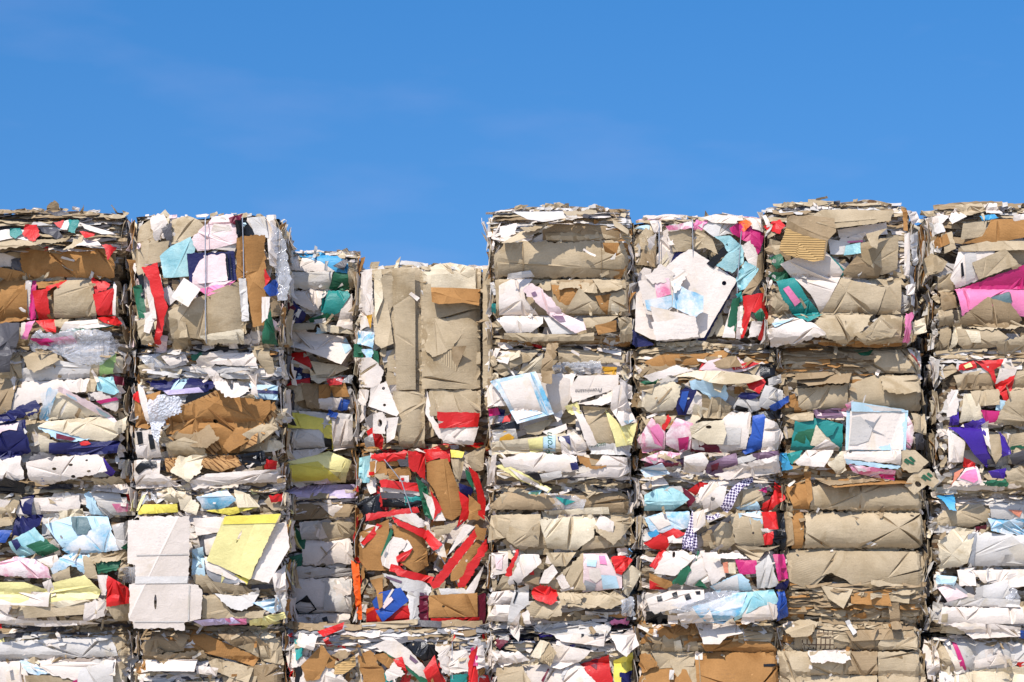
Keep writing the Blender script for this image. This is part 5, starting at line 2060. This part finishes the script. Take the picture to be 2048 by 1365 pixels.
c82 = make_bale('c8b', 1879, 2170, 710, 984, 0.04, 1.6,
 'second bale of the rightmost stack, with a twisted glossy purple foil', 'CTOWCI', '''
R c14 1918,731 1946,721 1952,738 1913,743
=y f 1926,732 1940,726 1944,734 1930,738
C c10 1906,752 1962,741 1942,766 1918,782
T f 1928,752 1982,745 1992,779 1918,780
R f10 1948,722 2002,721 1997,735 1985,741 1992,768 2006,800 2000,790 1975,745 1965,738
C c14 2018,742 2070,744 2070,782 2018,782
W f10 1988,770 1996,738 2030,741 2026,753
R f12 1988,770 2025,752 2022,780 2016,807 2004,802
I c10 1913,847 1925,789 1946,789 1967,841
C c10 1938,783 1994,779 1994,812 1948,814
L f8 1990,800 2012,805 2002,824 1986,822
M f8 1955,822 2002,825 1987,847 1968,847
C c16 1998,822 2020,781 2070,784 2070,852 1983,849
W f8 1890,787 1912,781 1907,832 1888,837
V x14 1893,837 1912,825 1912,852 1893,854
V c14 1914,852 1960,838 1964,858 1914,858
D f 1960,892 1998,890 1990,930 1970,930
V c26 1890,857 1962,856 1967,890 1977,925 1970,937 1940,912 1918,880
W c8 1888,862 1922,885 1917,927 1888,927
C d16 1968,871 2007,869 2009,890 1985,930 1968,902
W d14 1956,852 1970,844 1972,902 1963,892
V x16 1993,866 2012,885 2012,912 1996,917
C c14 2010,872 2070,863 2070,892 2008,897
G f 2012,896 2070,886 2070,894 2014,902
D c20 2008,912 2070,893 2070,932 2018,930
s c14 1894,968 1898,948 1917,939 1892,978
R f 1916,917 1942,928 1942,937 1918,937
S c14 1903,962 1920,939 1944,934 1952,967 1940,972
=P f 1908,958 1922,944 1940,940 1944,962 1936,968
G c10 1953,966 2002,960 2004,974 1958,974
V x14 1965,945 2004,938 1998,960 1974,958
C x20 1998,946 2030,934 2070,939 2070,982 2003,967
''', h=[777, 855, 935], layers=[(1895, 2160, 704, 726, 'CTOD', 34), (1895, 2160, 966, 990, 'WCOTI', 30)], fr=80)

c83 = make_bale('c8c', 1868, 2170, 990, 1266, 0.04, 1.6,
 'third bale of the rightmost stack, white and grey cartons with a sky blue corner', 'WOCWIO', '''
C c20 1873,1037 1900,1009 1962,1009 1977,1040 1940,1054 1876,1052
O c20 1973,1010 2070,1004 2070,1042 1978,1037
=s f 2012,1020 2042,1022 2036,1036
U x16 1970,1037 2070,1039 2070,1072 2010,1070 1978,1062
m x 1948,1054 1972,1050 1970,1062 1950,1064
O c24 1943,1063 2070,1074 2070,1132 1933,1132 1938,1082
a f8 1932,1070 1950,1066 1944,1132 1926,1120
O f8 2004,1110 2070,1108 2070,1132 2002,1132
I c16 1873,1082 1910,1054 1947,1060 1932,1127 1878,1142 1873,1112
W f8 1912,1141 1947,1134 1947,1172 1915,1172
W f8 1943,1141 2070,1138 2070,1172 1963,1167
W d14 1964,1142 1984,1136 1988,1160 1968,1164
W d16 2008,1150 2048,1140 2070,1170 2012,1176
L x14 1870,1150 1907,1154 1902,1172 1870,1167
S x14 1872,1176 1896,1168 1930,1192 1890,1204
a f 1888,1166 1906,1164 1930,1186 1920,1194
O c16 1943,1176 2010,1159 2014,1197 1943,1197
f x16 2010,1158 2036,1196 2026,1206 2006,1198
O d12 1883,1207 1920,1194 2032,1199 2032,1214 1888,1212
W c16 1868,1247 1876,1214 2037,1214 2040,1247 1960,1247 1900,1247
=C f 1874,1228 1886,1226 1886,1244 1874,1244
W d34 1883,1246 1960,1244 2032,1254 2032,1272 1940,1277 1923,1263
B x16 2031,1261 2070,1257 2070,1277 2032,1275
b d12 1875,992 1905,989 1905,1024 1890,1016
''', h=[1060, 1137, 1213], layers=[(1882, 2160, 986, 1012, 'WCOTW', 34), (1885, 2160, 1240, 1268, 'WOC', 30)], fr=70)

c84 = make_bale('c8d', 1874, 2170, 1274, 1530, 0.04, 1.6,
 'lowest bale of the rightmost stack, a white box corner with a magenta stripe', 'WOCIWC', '''
O c16 1888,1287 1930,1279 2030,1284 2070,1300 2070,1327 1950,1342 1898,1312
=M f 1904,1284 1913,1287 1934,1341 1922,1341
=W f 1950,1322 2000,1306 2036,1322 1952,1338
C x16 1862,1310 1890,1290 1904,1330 1880,1340
W f10 1890,1292 1902,1300 1932,1345 1914,1350
I c20 1908,1347 2070,1329 2070,1420 1912,1420
R f10 2034,1326 2070,1316 2070,1342 2040,1342
W x30 1846,1300 1856,1280 1876,1300 1880,1340 1870,1365 1856,1358
W x20 1880,1340 1904,1350 1906,1420 1876,1420
''', h=[1344], v=[1950, 2024], layers=[(1890, 2160, 1270, 1290, 'COWT', 34)], n=50, fr=60)

# ------------------------------------------------------------------ loose pieces hanging on the wall of bales
loose(c12, 'plastic_bag', 'crumpled dark grey plastic bag hanging at the left edge over the brown roll', 'bag', '''
D x50 -8,650 15,647 49,651 46,682 30,722 28,747 5,750 -8,746
f x30 -20,652 10,650 6,700 -20,740
''', .16, (15, 700))
loose(c11, 'plastic_film', 'clear shiny plastic film drooping below the red flaps of the leftmost stack', 'plastic film', '''
f x50 58,692 80,664 120,672 150,664 226,667 242,690 236,712 210,733 160,731 130,716 100,701 66,703
f x40 100,690 140,700 185,672 230,680 225,722 180,736 140,724
''', .15, (150, 695))
loose(c21, 'plastic_film', 'wispy clear plastic film hanging down beside the tall brown kraft strip', 'plastic film', '''
f x40 546,450 566,468 578,520 586,560 576,602 558,606 552,540
''', .10, (565, 530))
loose(c22, 'bubble_wrap', 'torn piece of bubble wrap beside the crumpled brown kraft bag', 'bubble wrap', '''
h x40 304,812 330,794 367,799 372,826 338,842 330,870 326,896 316,880 308,850
''', .15, (332, 830))
loose(c23, 'flattened_carton', 'flattened plain white carton with a handle slot hanging down the second stack', 'carton', '''
W p10 267,1042 289,1042 289,1034 389,1034 388,1100 387,1157 385,1168 406,1170 414,1185 411,1236 386,1242 380,1243 379,1259 360,1259 358,1254 279,1256 278,1242 270,1240 270,1168 282,1166 281,1130 266,1126 @321.5,1203,2.8,15,0
=O f 282,1153 386,1152 384,1166 281,1167
=O f 387,1170 390,1170 388,1238 385,1239
=O f 284,1110 386,1108 386,1110 284,1112
=O f 280,1241 378,1241 378,1243 280,1243
''', .17, (330, 1140))
loose(c63, 'necktie', 'checked purple and white necktie draped over the white and red cartons', 'necktie', '''
t v12 1459,977 1470,968 1482,960 1504,954 1504,966 1494,972 1484,974 1476,984 1468,998 1460,1018 1452,1026 1442,1022 1436,1014 1446,996
t f6 1392,1024 1404,1030 1420,1034 1434,1026 1438,1034 1420,1042 1400,1038
t v12 1382,1022 1388,1030 1390,1060 1392,1096 1382,1104 1362,1098 1362,1080 1372,1056
''', .11, (1420, 1030))
loose(c72, 'carton_flaps', 'beige carton flaps printed with green bars, sticking out of the seventh stack', 'carton', '''
C f 1757,914 1786,904 1802,960 1778,948
C f20 1772,926 1786,918 1800,958 1790,958
C p30 1784,904 1822,903 1834,914 1848,926 1836,938 1828,946 1812,948 1802,942 1790,930
=G f 1799,922 1804,919 1820,930 1817,932 1812,930
=G f 1808,918 1813,915 1822,924 1818,927
=G f 1798,925 1801,924 1809,930 1808,932
C p46 1801,973 1808,960 1820,948 1836,941 1850,940 1858,954 1870,964 1857,978 1846,972 1821,991 @1828,970,7,5.4,40
=G f 1835,953 1840,951 1854,962 1851,963 1846,961
=G f 1844,950 1848,947 1857,954 1852,957
=G f 1833,957 1836,955 1844,962 1843,964
''', .13, (1815, 945))
